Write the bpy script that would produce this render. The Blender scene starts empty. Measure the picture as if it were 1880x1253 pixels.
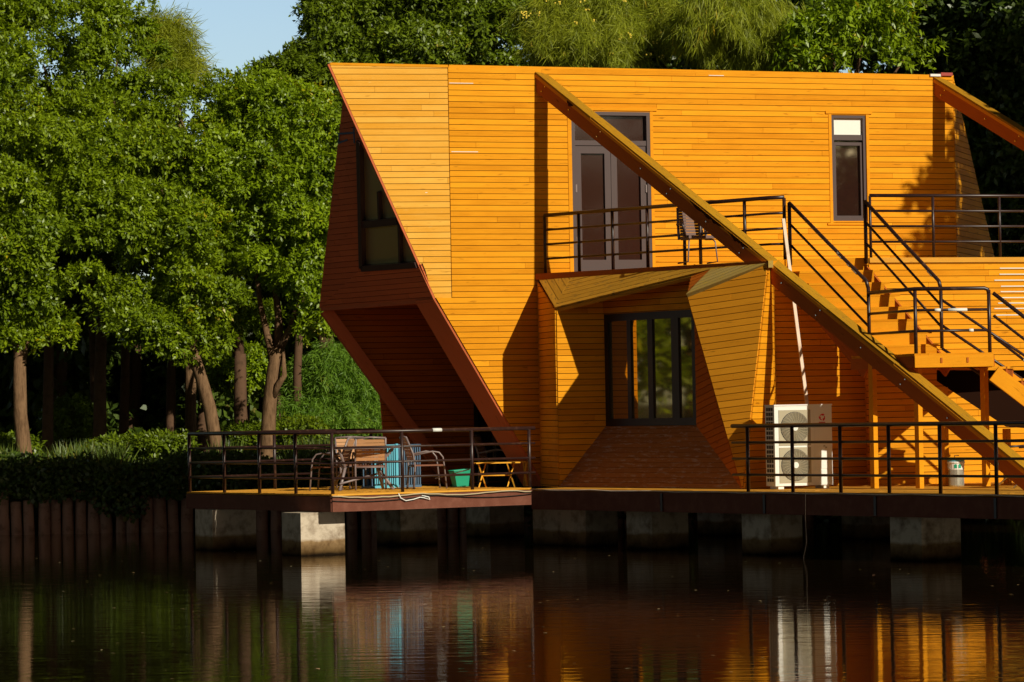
import bpy, math, random
import numpy as np
from mathutils import Vector, Matrix

# ------------------------------------------------------------------ camera, sky, sun, exposure
SC = bpy.context.scene
COL = SC.collection
F, CX, CY = 6200.0, 940.0, 626.5
PITCH, ROLL = math.atan(130.5 / F), 0.018
CAM = Vector((0, 0, 2.38))
fw = Vector((0, math.cos(PITCH), math.sin(PITCH)))
up0 = Vector((0, -math.sin(PITCH), math.cos(PITCH)))
rt0 = Vector((1, 0, 0))
rt = rt0 * math.cos(ROLL) - up0 * math.sin(ROLL)
up = up0 * math.cos(ROLL) + rt0 * math.sin(ROLL)
cd = bpy.data.cameras.new("camera"); cam = bpy.data.objects.new("camera", cd); COL.objects.link(cam)
M4 = Matrix((rt, up, -fw)).transposed().to_4x4(); M4.translation = CAM
cam.matrix_world = M4
cd.sensor_width = 36; cd.lens = 36 * F / 1880; cd.clip_start = 0.5; cd.clip_end = 6000
SC.camera = cam

SUN = Vector((0.82, -1.0, 0.695)).normalized()          # towards the sun
SUN_EL = math.asin(SUN.z); SUN_AZ = math.atan2(SUN.x, SUN.y)
w = bpy.data.worlds.new("World"); SC.world = w; w.use_nodes = True
nt = w.node_tree; nt.nodes.clear()
sky = nt.nodes.new('ShaderNodeTexSky'); sky.sky_type = 'NISHITA'; sky.sun_disc = False
sky.sun_elevation = SUN_EL; sky.sun_rotation = SUN_AZ
sky.air_density = 1.0; sky.dust_density = 1.2; sky.ozone_density = 1.0; sky.altitude = 0
bg = nt.nodes.new('ShaderNodeBackground'); bg.inputs[1].default_value = 0.15
wo = nt.nodes.new('ShaderNodeOutputWorld')
# hazy bright horizon, deeper sky overhead
tcw = nt.nodes.new('ShaderNodeTexCoord'); sxw = nt.nodes.new('ShaderNodeSeparateXYZ'); nt.links.new(tcw.outputs['Generated'], sxw.inputs[0])
rw = nt.nodes.new('ShaderNodeValToRGB'); ew = rw.color_ramp.elements
ew[0].position = .13; ew[0].color = (.74, .78, .84, 1); ew[1].position = .27; ew[1].color = (.088, .052, .032, 1)
mxw = nt.nodes.new('ShaderNodeMix'); mxw.data_type = 'RGBA'; mxw.blend_type = 'MULTIPLY'; mxw.inputs[0].default_value = 1
nt.links.new(sxw.outputs['Z'], rw.inputs[0]); nt.links.new(sky.outputs[0], mxw.inputs[6]); nt.links.new(rw.outputs[0], mxw.inputs[7])
nt.links.new(mxw.outputs[2], bg.inputs[0]); nt.links.new(bg.outputs[0], wo.inputs[0])
sd = bpy.data.lights.new("sun", 'SUN'); sd.energy = 4.6; sd.angle = math.radians(0.5); sd.color = (1.0, 0.94, 0.76)
so = bpy.data.objects.new("sun", sd); COL.objects.link(so)
so.rotation_euler = SUN.to_track_quat('Z', 'Y').to_euler(); so.location = (40, -40, 60)
SC.view_settings.view_transform = 'Standard'; SC.view_settings.look = 'None'
SC.view_settings.exposure = 0.0; SC.view_settings.gamma = 1.0
SC.render.engine = 'CYCLES'
cy = SC.cycles; cy.use_denoising = True; cy.max_bounces = 6; cy.diffuse_bounces = 3; cy.glossy_bounces = 4
cy.transmission_bounces = 4; cy.transparent_max_bounces = 4; cy.sample_clamp_indirect = 4.0

# ------------------------------------------------------------------ geometry from the photograph's sight lines
def ray(px, py): return (fw * F + rt * (px - CX) + up * (CY - py))
def at(px, py, Y):
    d = ray(px, py); return CAM + d * (Y / d.y)
def on(px, py, p, n):
    d = ray(px, py); return CAM + d * ((p - CAM).dot(n) / d.dot(n))
def onz(px, py, z):
    d = ray(px, py); return CAM + d * ((z - CAM.z) / d.z)
Z = Vector((0, 0, 1))
def V(*a): return Vector(a)
A35 = math.radians(35)
U = V(math.cos(A35), math.sin(A35), 0)       # right and back
W = V(-math.sin(A35), math.cos(A35), 0)      # left and back
ZD = 1.04                                    # deck level
ZF = 4.87                                    # upper floor level
ZL = 3.16                                    # stair landing level

# ------------------------------------------------------------------ mesh builder
class MB:
    def __init__(s): s.v = []; s.f = []; s.uv = []; s.r = []
    def face(s, pts, uv=None, r=0.5):
        i = len(s.v); s.v += [tuple(p) for p in pts]; s.f.append(tuple(range(i, i + len(pts))))
        if uv is None: uv = [(p[0] + p[1], p[2]) for p in pts]
        s.uv += uv; s.r.append(r)
    def poly_prism(s, pts, n, t0, t1, uv=None, r=0.5, back=True):
        n = n.normalized(); lo = [p + n * t0 for p in pts]; hi = [p + n * t1 for p in pts]
        nn = Vector((0, 0, 0)); k = len(pts)
        for i in range(k): nn += (pts[i] - pts[0]).cross(pts[(i + 1) % k] - pts[0])
        if nn.dot(n) < 0:
            lo.reverse(); hi.reverse(); uv = uv[::-1] if uv else None
        s.face(hi, uv, r)
        if back: s.face(lo[::-1], uv[::-1] if uv else None, r)
        for i in range(k):
            j = (i + 1) % k
            s.face([lo[i], lo[j], hi[j], hi[i]], [uv[i], uv[j], uv[j], uv[i]] if uv else None, r)
    def box(s, o, a, b, c, a0, a1, b0, b1, c0, c1, r=0.5):
        """box in frame o,(a,b,c); uv runs along a"""
        P = lambda i, j, k: o + a * i + b * j + c * k
        A = (a0, a1); B = (b0, b1); C = (c0, c1)
        q = [(0,0,0),(1,0,0),(1,1,0),(0,1,0),(0,0,1),(1,0,1),(1,1,1),(0,1,1)]
        pt = [P(A[x], B[y], C[z]) for x, y, z in q]
        ro = random.random() * 20
        u = [(A[x] + ro, B[y] + C[z] + ro) for x, y, z in q]
        for f in ((0,3,2,1),(4,5,6,7),(0,1,5,4),(1,2,6,5),(2,3,7,6),(3,0,4,7)):
            g = f if a.cross(b).dot(c) > 0 else f[::-1]
            s.face([pt[i] for i in g], [u[i] for i in g], r)
    def wbox(s, x0, x1, y0, y1, z0, z1, r=0.5):
        s.box(V(0,0,0), V(1,0,0), V(0,1,0), Z, x0, x1, y0, y1, z0, z1, r)
    def beam(s, p, q, wd, ht, upv=Z, r=0.5):
        a = (q - p); L = a.length; a.normalize(); b = upv.cross(a)
        if b.length < 1e-4: b = V(1,0,0).cross(a)
        b.normalize(); c = a.cross(b)
        s.box(p, a, b, c, 0, L, -wd/2, wd/2, -ht/2, ht/2, r)
    def tube(s, pts, rad, n=8, r=0.5, cap=True):
        pts = [Vector(p) for p in pts]
        if not hasattr(rad, '__len__'): rad = [rad] * len(pts)
        base = len(s.v); prev = None; Lacc = 0
        for i, p in enumerate(pts):
            if i == 0: d = pts[1] - p
            elif i == len(pts) - 1: d = p - pts[i-1]
            else: d = (pts[i+1] - p).normalized() + (p - pts[i-1]).normalized()
            d.normalize()
            if prev is None:
                x = d.cross(V(0,0,1) if abs(d.z) < .9 else V(1,0,0)).normalized()
            else:
                x = (prev - d * prev.dot(d)).normalized()
            prev = x; y = d.cross(x)
            for k in range(n):
                a = 2 * math.pi * k / n
                s.v.append(tuple(p + (x * math.cos(a) + y * math.sin(a)) * rad[i]))
        L = [0]
        for i in range(1, len(pts)): L.append(L[-1] + (pts[i] - pts[i-1]).length)
        for i in range(len(pts) - 1):
            for k in range(n):
                k2 = (k + 1) % n
                s.f.append((base+i*n+k, base+i*n+k2, base+(i+1)*n+k2, base+(i+1)*n+k))
                s.uv += [(L[i], k/n), (L[i], (k+1)/n), (L[i+1], (k+1)/n), (L[i+1], k/n)]; s.r.append(r)
        if cap:
            s.f.append(tuple(base + k for k in range(n))[::-1]); s.uv += [(0,0)] * n; s.r.append(r)
            s.f.append(tuple(base + (len(pts)-1)*n + k for k in range(n))); s.uv += [(0,0)] * n; s.r.append(r)
    def build(s, name, mat, parent=None, smooth=False, loc=None):
        me = bpy.data.meshes.new(name)
        me.from_pydata(s.v, [], s.f)
        uvl = me.uv_layers.new(name="UVMap"); uvl.data.foreach_set("uv", np.array(s.uv, dtype=np.float32).ravel())
        at_ = me.attributes.new("rnd", 'FLOAT', 'FACE'); at_.data.foreach_set("value", np.array(s.r, dtype=np.float32))
        if smooth: me.polygons.foreach_set("use_smooth", np.ones(len(s.f), dtype=bool))
        me.materials.append(mat); me.update()
        o = bpy.data.objects.new(name, me); COL.objects.link(o)
        if parent is not None: put(o, parent)
        return o

def put(o, parent):
    o.parent = parent
    m = Matrix.Identity(4); q = parent
    while q is not None: m = q.matrix_basis @ m; q = q.parent
    # geometry is written in world space: cancel the parents' placing
    o.matrix_basis = m.inverted() @ Matrix.Identity(4) if not o.get('local') else o.matrix_basis
def tag(o, label=None, cat=None, group=None, kind=None):
    if label: o['label'] = label
    if cat: o['category'] = cat
    if group: o['group'] = group
    if kind: o['kind'] = kind
    return o
def thing(name, label, cat, loc=(0,0,0), group=None, rz=0):
    o = bpy.data.objects.new(name, None); COL.objects.link(o); o.location = loc; o.rotation_euler = (0,0,rz)
    o.empty_display_size = .2
    return tag(o, label, cat, group)
def lbuild(mb, name, mat, parent, smooth=False):
    """mesh already written in the thing's own coordinates"""
    o = mb.build(name, mat, None, smooth); o.parent = parent; return o
def copy_thing(src, loc, rz, label=None):
    r = src.copy(); COL.objects.link(r); r.location = loc; r.rotation_euler = (0,0,rz)
    if label: r['label'] = label
    for ch in src.children:
        c = ch.copy(); COL.objects.link(c); c.parent = r
        for g in ch.children:
            d = g.copy(); COL.objects.link(d); d.parent = c
    return r

# ------------------------------------------------------------------ materials
def mat(name, col=(.5,.5,.5), rough=.6, spec=.3, metal=0, noise=None, bump=0):
    m = bpy.data.materials.new(name); m.use_nodes = True; t = m.node_tree; b = t.nodes["Principled BSDF"]
    b.inputs["Base Color"].default_value = (*col, 1); b.inputs["Roughness"].default_value = rough
    b.inputs["Specular IOR Level"].default_value = spec; b.inputs["Metallic"].default_value = metal
    if noise:
        col2, sc, amt = noise
        tc = t.nodes.new('ShaderNodeTexCoord'); n = t.nodes.new('ShaderNodeTexNoise'); n.inputs['Scale'].default_value = sc
        n.inputs['Detail'].default_value = 6; n.inputs['Roughness'].default_value = .65
        r = t.nodes.new('ShaderNodeValToRGB'); r.color_ramp.elements[0].position = amt; r.color_ramp.elements[1].position = min(1, amt + .25)
        r.color_ramp.elements[0].color = (*col, 1); r.color_ramp.elements[1].color = (*col2, 1)
        t.links.new(tc.outputs['Object'], n.inputs['Vector']); t.links.new(n.outputs['Fac'], r.inputs[0]); t.links.new(r.outputs[0], b.inputs['Base Color'])
        if bump:
            bp = t.nodes.new('ShaderNodeBump'); bp.inputs['Strength'].default_value = bump; bp.inputs['Distance'].default_value = .02
            t.links.new(n.outputs['Fac'], bp.inputs['Height']); t.links.new(bp.outputs[0], b.inputs['Normal'])
    return m
def wood(name, c1, c2, grain=None, wear=0, wearcol=(.5,.4,.3), rough=.72, wscale=3):
    """painted boards: uv runs along the board, rnd gives each board its own tone"""
    m = bpy.data.materials.new(name); m.use_nodes = True; t = m.node_tree; L = t.links.new; N = t.nodes.new
    b = t.nodes["Principled BSDF"]; b.inputs["Roughness"].default_value = rough; b.inputs["Specular IOR Level"].default_value = .09
    uv = N('ShaderNodeUVMap'); uv.uv_map = "UVMap"
    mp = N('ShaderNodeMapping'); mp.inputs['Scale'].default_value = (1.3, 22, 1)
    L(uv.outputs[0], mp.inputs[0])
    n = N('ShaderNodeTexNoise'); n.inputs['Scale'].default_value = 1.6; n.inputs['Detail'].default_value = 5; n.inputs['Roughness'].default_value = .6
    L(mp.outputs[0], n.inputs[0])
    n2 = N('ShaderNodeTexNoise'); n2.inputs['Scale'].default_value = 1.7; n2.inputs['Detail'].default_value = 3
    L(uv.outputs[0], n2.inputs[0])
    a = N('ShaderNodeAttribute'); a.attribute_name = 'rnd'
    s1 = N('ShaderNodeMath'); s1.operation = 'MULTIPLY_ADD'; L(n.outputs['Fac'], s1.inputs[0]); s1.inputs[1].default_value = .9; s1.inputs[2].default_value = -.35
    s2 = N('ShaderNodeMath'); s2.operation = 'MULTIPLY_ADD'; L(a.outputs['Fac'], s2.inputs[0]); s2.inputs[1].default_value = .6; L(s1.outputs[0], s2.inputs[2])
    s3 = N('ShaderNodeMath'); s3.operation = 'MULTIPLY_ADD'; L(n2.outputs['Fac'], s3.inputs[0]); s3.inputs[1].default_value = .7; L(s2.outputs[0], s3.inputs[2])
    s4 = N('ShaderNodeMath'); s4.operation = 'SUBTRACT'; L(s3.outputs[0], s4.inputs[0]); s4.inputs[1].default_value = .30; s4.use_clamp = True
    mx = N('ShaderNodeMix'); mx.data_type = 'RGBA'; L(s4.outputs[0], mx.inputs[0]); mx.inputs[6].default_value = (*c1, 1); mx.inputs[7].default_value = (*c2, 1)
    out = mx.outputs[2]
    # knots and dark streaks
    mp2 = N('ShaderNodeMapping'); mp2.inputs['Scale'].default_value = (3.0, 16, 1); L(uv.outputs[0], mp2.inputs[0])
    n3 = N('ShaderNodeTexNoise'); n3.inputs['Scale'].default_value = 1.1; n3.inputs['Detail'].default_value = 2; L(mp2.outputs[0], n3.inputs[0])
    r3 = N('ShaderNodeValToRGB'); r3.color_ramp.elements[0].position = .655; r3.color_ramp.elements[1].position = .78; L(n3.outputs['Fac'], r3.inputs[0])
    k3 = N('ShaderNodeMath'); k3.operation = 'MULTIPLY'; L(r3.outputs[0], k3.inputs[0]); k3.inputs[1].default_value = .6
    mk = N('ShaderNodeMix'); mk.data_type = 'RGBA'; L(k3.outputs[0], mk.inputs[0]); L(out, mk.inputs[6]); mk.inputs[7].default_value = (c1[0]*.3, c1[1]*.25, c1[2]*.3, 1)
    out = mk.outputs[2]
    if wear:
        mp4 = N('ShaderNodeMapping'); mp4.inputs['Scale'].default_value = (1.2, 5, 1); L(uv.outputs[0], mp4.inputs[0])
        n4 = N('ShaderNodeTexNoise'); n4.inputs['Scale'].default_value = wscale; n4.inputs['Detail'].default_value = 8; n4.inputs['Roughness'].default_value = .7; L(mp4.outputs[0], n4.inputs[0])
        r4 = N('ShaderNodeValToRGB'); p = .72 - wear * .35
        r4.color_ramp.elements[0].position = p; r4.color_ramp.elements[1].position = p + .1; L(n4.outputs['Fac'], r4.inputs[0])
        mw = N('ShaderNodeMix'); mw.data_type = 'RGBA'; L(r4.outputs[0], mw.inputs[0]); L(out, mw.inputs[6]); mw.inputs[7].default_value = (*wearcol, 1)
        out = mw.outputs[2]
    L(out, b.inputs['Base Color'])
    bp = N('ShaderNodeBump'); bp.inputs['Strength'].default_value = .25; bp.inputs['Distance'].default_value = .004
    L(n.outputs['Fac'], bp.inputs['Height']); L(bp.outputs[0], b.inputs['Normal'])
    return m
M = {}
M['wood'] = wood('orange_boards', (.60,.215,.004), (.86,.36,.013), wear=.05, wearcol=(.75,.45,.2))
M['prow'] = wood('pale_orange_boards', (.72,.31,.022), (.88,.47,.08), wear=.22, wearcol=(.84,.58,.20))
M['shade'] = wood('shaded_boards', (.50,.125,.05), (.66,.165,.06))  # orange cladding with shade put into the colour, for unlit walls
M['redshade'] = wood('shaded_red_boards', (.44,.105,.008), (.60,.15,.010))  # redder copy, shade put into the colour of recessed walls
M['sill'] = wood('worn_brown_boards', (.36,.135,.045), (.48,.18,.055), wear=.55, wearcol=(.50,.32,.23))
M['roofw'] = wood('weathered_roof_boards', (.42,.21,.02), (.60,.30,.03), wear=.5, wearcol=(.20,.12,.03), wscale=4)
M['greyw'] = wood('grey_roof_boards', (.42,.27,.06), (.46,.33,.11), wear=.5, wearcol=(.52,.33,.04))
M['wing'] = wood('dull_orange_boards', (.66,.25,.012), (.82,.33,.018))
M['deck'] = wood('deck_boards', (.58,.25,.025), (.72,.36,.05), wear=.3, wearcol=(.48,.24,.03))
M['beam'] = wood('beam_boards', (.36,.085,.014), (.48,.13,.018))
M['cap'] = wood('mossy_cap_boards', (.36,.17,.010), (.52,.26,.014), wear=.5, wearcol=(.20,.11,.02), wscale=5)
M['groove'] = mat('groove', (.05,.012,.003), .9, .1)
M['steel'] = mat('brown_steel', (.15,.050,.030), .7, .15, noise=((.20,.075,.048), 5, .45))
M['rail'] = mat('dark_rail_paint', (.030,.012,.010), .38, .5, noise=((.15,.075,.045), 7, .57))
M['chip'] = mat('chipped_rail_paint', (.72,.72,.68), .6)
M['frame'] = mat('dark_frame', (.055,.028,.026), .45, .4)
M['frame2'] = mat('black_frame', (.018,.008,.007), .45, .4)
M['concrete'] = mat('concrete', (.54,.45,.35), .95, .05, noise=((.22,.16,.11), 4.2, .45), bump=.5)
M['white'] = mat('white_enamel', (.80,.78,.72), .35, .5)
M['offwhite'] = mat('cream_plastic', (.40,.35,.24), .4, .4)
M['louvre'] = mat('louvre_dark', (.05,.04,.04), .6)
M['red'] = mat('red_print', (.6,.02,.02), .5)
M['ink'] = mat('grey_print', (.13,.10,.10), .5)
M['pole'] = mat('pale_pole', (.72,.55,.42), .6, noise=((.5,.32,.2), 4, .5))
M['grey'] = mat('grey_frame', (.20,.15,.145), .4, .5)
M['slat'] = mat('tan_slats', (.50,.25,.11), .6)
M['dslat'] = mat('dark_slats', (.20,.075,.04), .6)
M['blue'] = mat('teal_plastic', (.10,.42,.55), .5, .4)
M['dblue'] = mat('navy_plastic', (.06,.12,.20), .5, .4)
M['green'] = mat('green_plastic', (.015,.32,.18), .45, .4)
M['yellow'] = wood('yellow_wood', (.72,.33,.03), (.80,.40,.04))
M['tin'] = mat('tin', (.55,.55,.47), .3, .5, .7, noise=((.4,.42,.34), 6, .5))
M['mesh'] = mat('brown_mesh', (.17,.10,.085), .6)
M['chrome'] = mat('chrome', (.6,.58,.55), .2, .5, 1)
M['hose'] = mat('pale_hose', (.46,.36,.22), .6)
M['cable'] = mat('black_cable', (.02,.015,.012), .5)
M['reddark'] = mat('red_cap', (.35,.05,.035), .6)
M['bark'] = mat('bark', (.20,.115,.06), .9, .1, noise=((.10,.055,.028), 9, .42), bump=1)
_t = M['bark'].node_tree; _m = _t.nodes.new('ShaderNodeMapping'); _m.inputs['Scale'].default_value = (2.2, 2.2, .45)
_n = [n for n in _t.nodes if n.type == 'TEX_NOISE'][0]; _l = _n.inputs['Vector'].links[0].from_socket; _t.links.new(_l, _m.inputs[0]); _t.links.new(_m.outputs[0], _n.inputs['Vector'])
M['barkd'] = mat('dark_bark', (.11,.06,.035), .9, .1, noise=((.06,.035,.02), 7, .5), bump=.8)
M['post'] = mat('old_post_wood', (.36,.20,.14), .9, .1, noise=((.14,.075,.05), 6, .5), bump=.8)
M['soil'] = mat('soil', (.045,.035,.016), .95, .1, noise=((.035,.05,.012), 1.3, .5), bump=.6)
M['dark_sheet'] = mat('dark_backing', (.018,.007,.004), .95, .02)
def glass(name, col, rough=.03):
    return mat(name, col, rough, .9)
M['glass'] = glass('dark_glass', (.03,.012,.009))
M['glass'].node_tree.nodes["Principled BSDF"].inputs['IOR'].default_value = 2.1
M['glass'].node_tree.nodes["Principled BSDF"].inputs['Specular Tint'].default_value = (1,.86,.58,1)
M['dglass'] = glass('door_glass', (.035,.013,.009), .06)

M['hazy'] = mat('hazy_reflection_glass', (.62,.50,.26), .34, .5, .75)  # yellow base colour stands for trees reflected in the prow pane
M['reflect_tint'] = mat('reflection_tint_glass', (.50,.38,.18), .025, .6, .85)  # mirror tint added to brighten and yellow the bay panes' reflection
def leafmat(name, c1, c2, trans=.35, rough=.42, spec=.5):
    m = bpy.data.materials.new(name); m.use_nodes = True; t = m.node_tree; L = t.links.new; N = t.nodes.new
    b = t.nodes["Principled BSDF"]; b.inputs["Roughness"].default_value = rough; b.inputs["Specular IOR Level"].default_value = spec
    a = N('ShaderNodeAttribute'); a.attribute_name = 'rnd'
    mx = N('ShaderNodeValToRGB'); L(a.outputs['Fac'], mx.inputs[0]); e = mx.color_ramp.elements
    e[0].position = .0; e[0].color = (*c1, 1); e[1].position = .93; e[1].color = (*c2, 1); q = e.new(.955); q.color = (c2[0]*1.5, c2[1]*.9, c2[2], 1)
    L(mx.outputs[0], b.inputs['Base Color'])
    tr = N('ShaderNodeBsdfTranslucent'); g = N('ShaderNodeMix'); g.data_type = 'RGBA'; g.blend_type = 'MULTIPLY'; g.inputs[0].default_value = 1
    L(mx.outputs[0], g.inputs[6]); g.inputs[7].default_value = (1.3, 1.25, .45, 1); L(g.outputs[2], tr.inputs[0])
    ms = N('ShaderNodeMixShader'); ms.inputs[0].default_value = trans
    L(b.outputs[0], ms.inputs[1]); L(tr.outputs[0], ms.inputs[2]); L(ms.outputs[0], t.nodes["Material Output"].inputs[0])
    return m
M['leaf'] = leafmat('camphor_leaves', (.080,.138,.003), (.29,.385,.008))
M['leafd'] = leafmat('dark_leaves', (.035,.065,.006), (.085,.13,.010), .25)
M['leafm'] = leafmat('mid_leaves', (.068,.11,.004), (.19,.26,.009), .3)
M['leafy'] = leafmat('bright_leaves', (.090,.155,.003), (.31,.425,.009))
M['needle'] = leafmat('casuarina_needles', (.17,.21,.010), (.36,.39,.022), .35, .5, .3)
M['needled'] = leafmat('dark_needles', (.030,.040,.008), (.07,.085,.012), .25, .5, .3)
M['needleb'] = leafmat('bright_needles', (.09,.20,.012), (.20,.33,.03), .4, .5, .3)
M['hedge'] = leafmat('ivy_leaves', (.035,.065,.008), (.075,.12,.012), .2)
M['grass'] = leafmat('grass_blades', (.07,.12,.012), (.17,.23,.03), .35)
M['flower'] = mat('yellow_seed', (.75,.55,.06), .6)

# water
m = bpy.data.materials.new('pond_water'); m.use_nodes = True; t = m.node_tree; b = t.nodes["Principled BSDF"]
b.inputs['Base Color'].default_value = (.010,.005,.002,1); b.inputs['Roughness'].default_value = .045; b.inputs['IOR'].default_value = 1.33
b.inputs['Specular Tint'].default_value = (.64,.51,.39,1)
tc = t.nodes.new('ShaderNodeTexCoord')
mp = t.nodes.new('ShaderNodeMapping'); mp.inputs['Scale'].default_value = (.55, 2.6, 1)
n1 = t.nodes.new('ShaderNodeTexNoise'); n1.inputs['Scale'].default_value = 1.5; n1.inputs['Detail'].default_value = 3
mp2 = t.nodes.new('ShaderNodeMapping'); mp2.inputs['Scale'].default_value = (2.2, 9, 1)
n2 = t.nodes.new('ShaderNodeTexNoise'); n2.inputs['Scale'].default_value = 1.5; n2.inputs['Detail'].default_value = 2
ad = t.nodes.new('ShaderNodeMath'); ad.operation = 'MULTIPLY_ADD'; ad.inputs[1].default_value = .22
bp = t.nodes.new('ShaderNodeBump'); bp.inputs['Strength'].default_value = .06; bp.inputs['Distance'].default_value = .06
t.links.new(tc.outputs['Object'], mp.inputs[0]); t.links.new(tc.outputs['Object'], mp2.inputs[0])
t.links.new(mp.outputs[0], n1.inputs[0]); t.links.new(mp2.outputs[0], n2.inputs[0])
t.links.new(n2.outputs['Fac'], ad.inputs[0]); t.links.new(n1.outputs['Fac'], ad.inputs[2])
t.links.new(ad.outputs[0], bp.inputs['Height']); t.links.new(bp.outputs[0], b.inputs['Normal'])
M['water'] = m

# ------------------------------------------------------------------ boards on a flat polygon
def clip(poly, fn):
    out = []; k = len(poly)
    for i in range(k):
        p, q = poly[i], poly[(i+1) % k]; a, b_ = fn(p), fn(q)
        if a >= 0: out.append(p)
        if (a >= 0) != (b_ >= 0):
            s = a / (a - b_); out.append((p[0] + (q[0]-p[0])*s, p[1] + (q[1]-p[1])*s))
    return out
def area(p): return abs(sum(p[i][0]*p[(i+1)%len(p)][1] - p[(i+1)%len(p)][0]*p[i][1] for i in range(len(p)))) / 2
def subtract(poly, hole):
    """poly minus convex hole (counter-clockwise)"""
    res = []; rest = poly
    for i in range(len(hole)):
        a, b_ = hole[i], hole[(i+1) % len(hole)]
        side = lambda p, a=a, b_=b_: (b_[0]-a[0])*(p[1]-a[1]) - (b_[1]-a[1])*(p[0]-a[0])
        o = clip(rest, lambda p: -side(p))
        if len(o) > 2 and area(o) > 1e-5: res.append(o)
        rest = clip(rest, side)
        if len(rest) < 3: break
    return res
def boards(mb, poly, bdir, wd, facing, holes=(), th=.022, gap=.010, joint=(2.2, 5.0), back=None, rng=None, off=0.0, tone=(0,1), backt=.03):
    """cover a flat polygon (3-D points) with boards along bdir on the side of `facing`; back: MB for the backing sheet"""
    rng = rng or random
    n = Vector((0,0,0))
    for i in range(1, len(poly) - 1): n += (poly[i]-poly[0]).cross(poly[i+1]-poly[0])
    n.normalize()
    if n.dot(facing) < 0: n = -n
    a = (bdir - n * bdir.dot(n)).normalized(); b_ = n.cross(a)
    o = poly[0]
    T = lambda p: ((p-o).dot(a), (p-o).dot(b_))
    P2 = [T(p) for p in poly]
    H2 = []
    for h in holes:
        q = [T(p) for p in h]
        if sum(q[i][0]*q[(i+1)%len(q)][1] - q[(i+1)%len(q)][0]*q[i][1] for i in range(len(q))) < 0: q.reverse()
        H2.append(q)
    def holed(pieces):
        for h in H2:
            nx = []
            for p in pieces: nx += subtract(p, h)
            pieces = nx
        return pieces
    lo = min(p[1] for p in P2); hi = max(p[1] for p in P2); l0 = min(p[0] for p in P2); l1 = max(p[0] for p in P2)
    # keep courses level between neighbouring walls: start from world height when boards are horizontal
    start = lo - ((o.z + lo * b_.z) / max(.2, abs(b_.z)) % wd if abs(b_.z) > .5 else 0) - wd * off
    k = 0; y = start
    while y < hi:
        x = l0 - rng.uniform(0, joint[1])
        while x < l1:
            xe = x + rng.uniform(*joint)
            s = clip(clip(clip(clip(P2, lambda p: p[1]-(y+gap/2)), lambda p: y+wd-gap/2-p[1]), lambda p: p[0]-(x+.002)), lambda p: xe-.002-p[0])
            if len(s) > 2 and area(s) > 2e-4:
                r = rng.uniform(*tone); jt = rng.uniform(0, .004); ou = rng.uniform(0, 40); ov = rng.uniform(0, 40)
                for pc in holed([s]):
                    if area(pc) < 1e-4: continue
                    mb.poly_prism([o + a*p[0] + b_*p[1] for p in pc], n, .0, th + jt, [(p[0]+ou, p[1]+ov) for p in pc], r, back=False)
            x = xe
        y += wd
    if back is not None:
        for pc in holed([P2]):
            back.poly_prism([o + a*p[0] + b_*p[1] for p in pc], n, -backt, .002)
    return n

VIEW = V(0, -1, 0)

# ------------------------------------------------------------------ setting: ground, water
def ground():
    xs = np.array([-1500,-600,-250,-120,-70,-50,-40] + list(np.arange(-32, 33, 1.0)) + [40,50,70,120,250,600,1500])
    ys = np.array([-1500,-600,-250,-120,-60,-30,-15,-8,-4,-2,0,1,2,3,5,10,20,30] + list(np.arange(40, 96, .5)) + [100,110,130,160,250,400,800,1800])
    v = []; rng = np.random.default_rng(3)
    for y in ys:
        for x in xs:
            near = min(1, max(0, (3.5 - y) / 3.5))
            bank = 71.2 if x < 12.5 else 71.2 - min(1, (x - 12.5) / 3) * 26
            far = min(1, max(0, (y - bank) / .7))
            z = -1.2 + near * 1.95 + far * (2.45 + min(2, max(0, y - bank) * .02))
            if far > 0 and 40 < y < 100: z += rng.uniform(-.06, .06)
            v.append((x, y, z))
    nx = len(xs); f = [(j*nx+i, j*nx+i+1, (j+1)*nx+i+1, (j+1)*nx+i) for j in range(len(ys)-1) for i in range(nx-1)]
    me = bpy.data.meshes.new("ground"); me.from_pydata(v, [], f); me.materials.append(M['soil']); me.update()
    o = bpy.data.objects.new("ground", me); COL.objects.link(o); tag(o, kind='structure')
ground()
wm = bpy.data.meshes.new("water"); wm.from_pydata([(-400,-2,0),(400,-2,0),(400,90,0),(-400,90,0)], [], [(0,1,2,3)]); wm.materials.append(M['water'])
tag(bpy.data.objects.new("water", wm), kind='structure'); COL.objects.link(bpy.data.objects["water"])

# ------------------------------------------------------------------ house planes
m_dir = V(1, .33, 0).normalized(); m_n = V(.33, -1, 0).normalized()
m_pt = at(990, 500, 61.0)
onM = lambda x, y: on(x, y, m_pt, m_n)
hinge = onM(824, 330)
p_dir = V(1, .19, 0).normalized(); p_n = V(.19, -1, 0).normalized()
onP = lambda x, y: on(x, y, hinge, p_n)
t_pt = at(1597, 472, 56.8)
onT = lambda x, y: on(x, y, t_pt, m_n)
def drop(p, z): return V(p.x, p.y, z)

house = thing('timber_house', 'angular two storey house clad in orange boards, standing over the pond', 'house', (3.5, 62, ZD))
R = random.Random(11)

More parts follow.
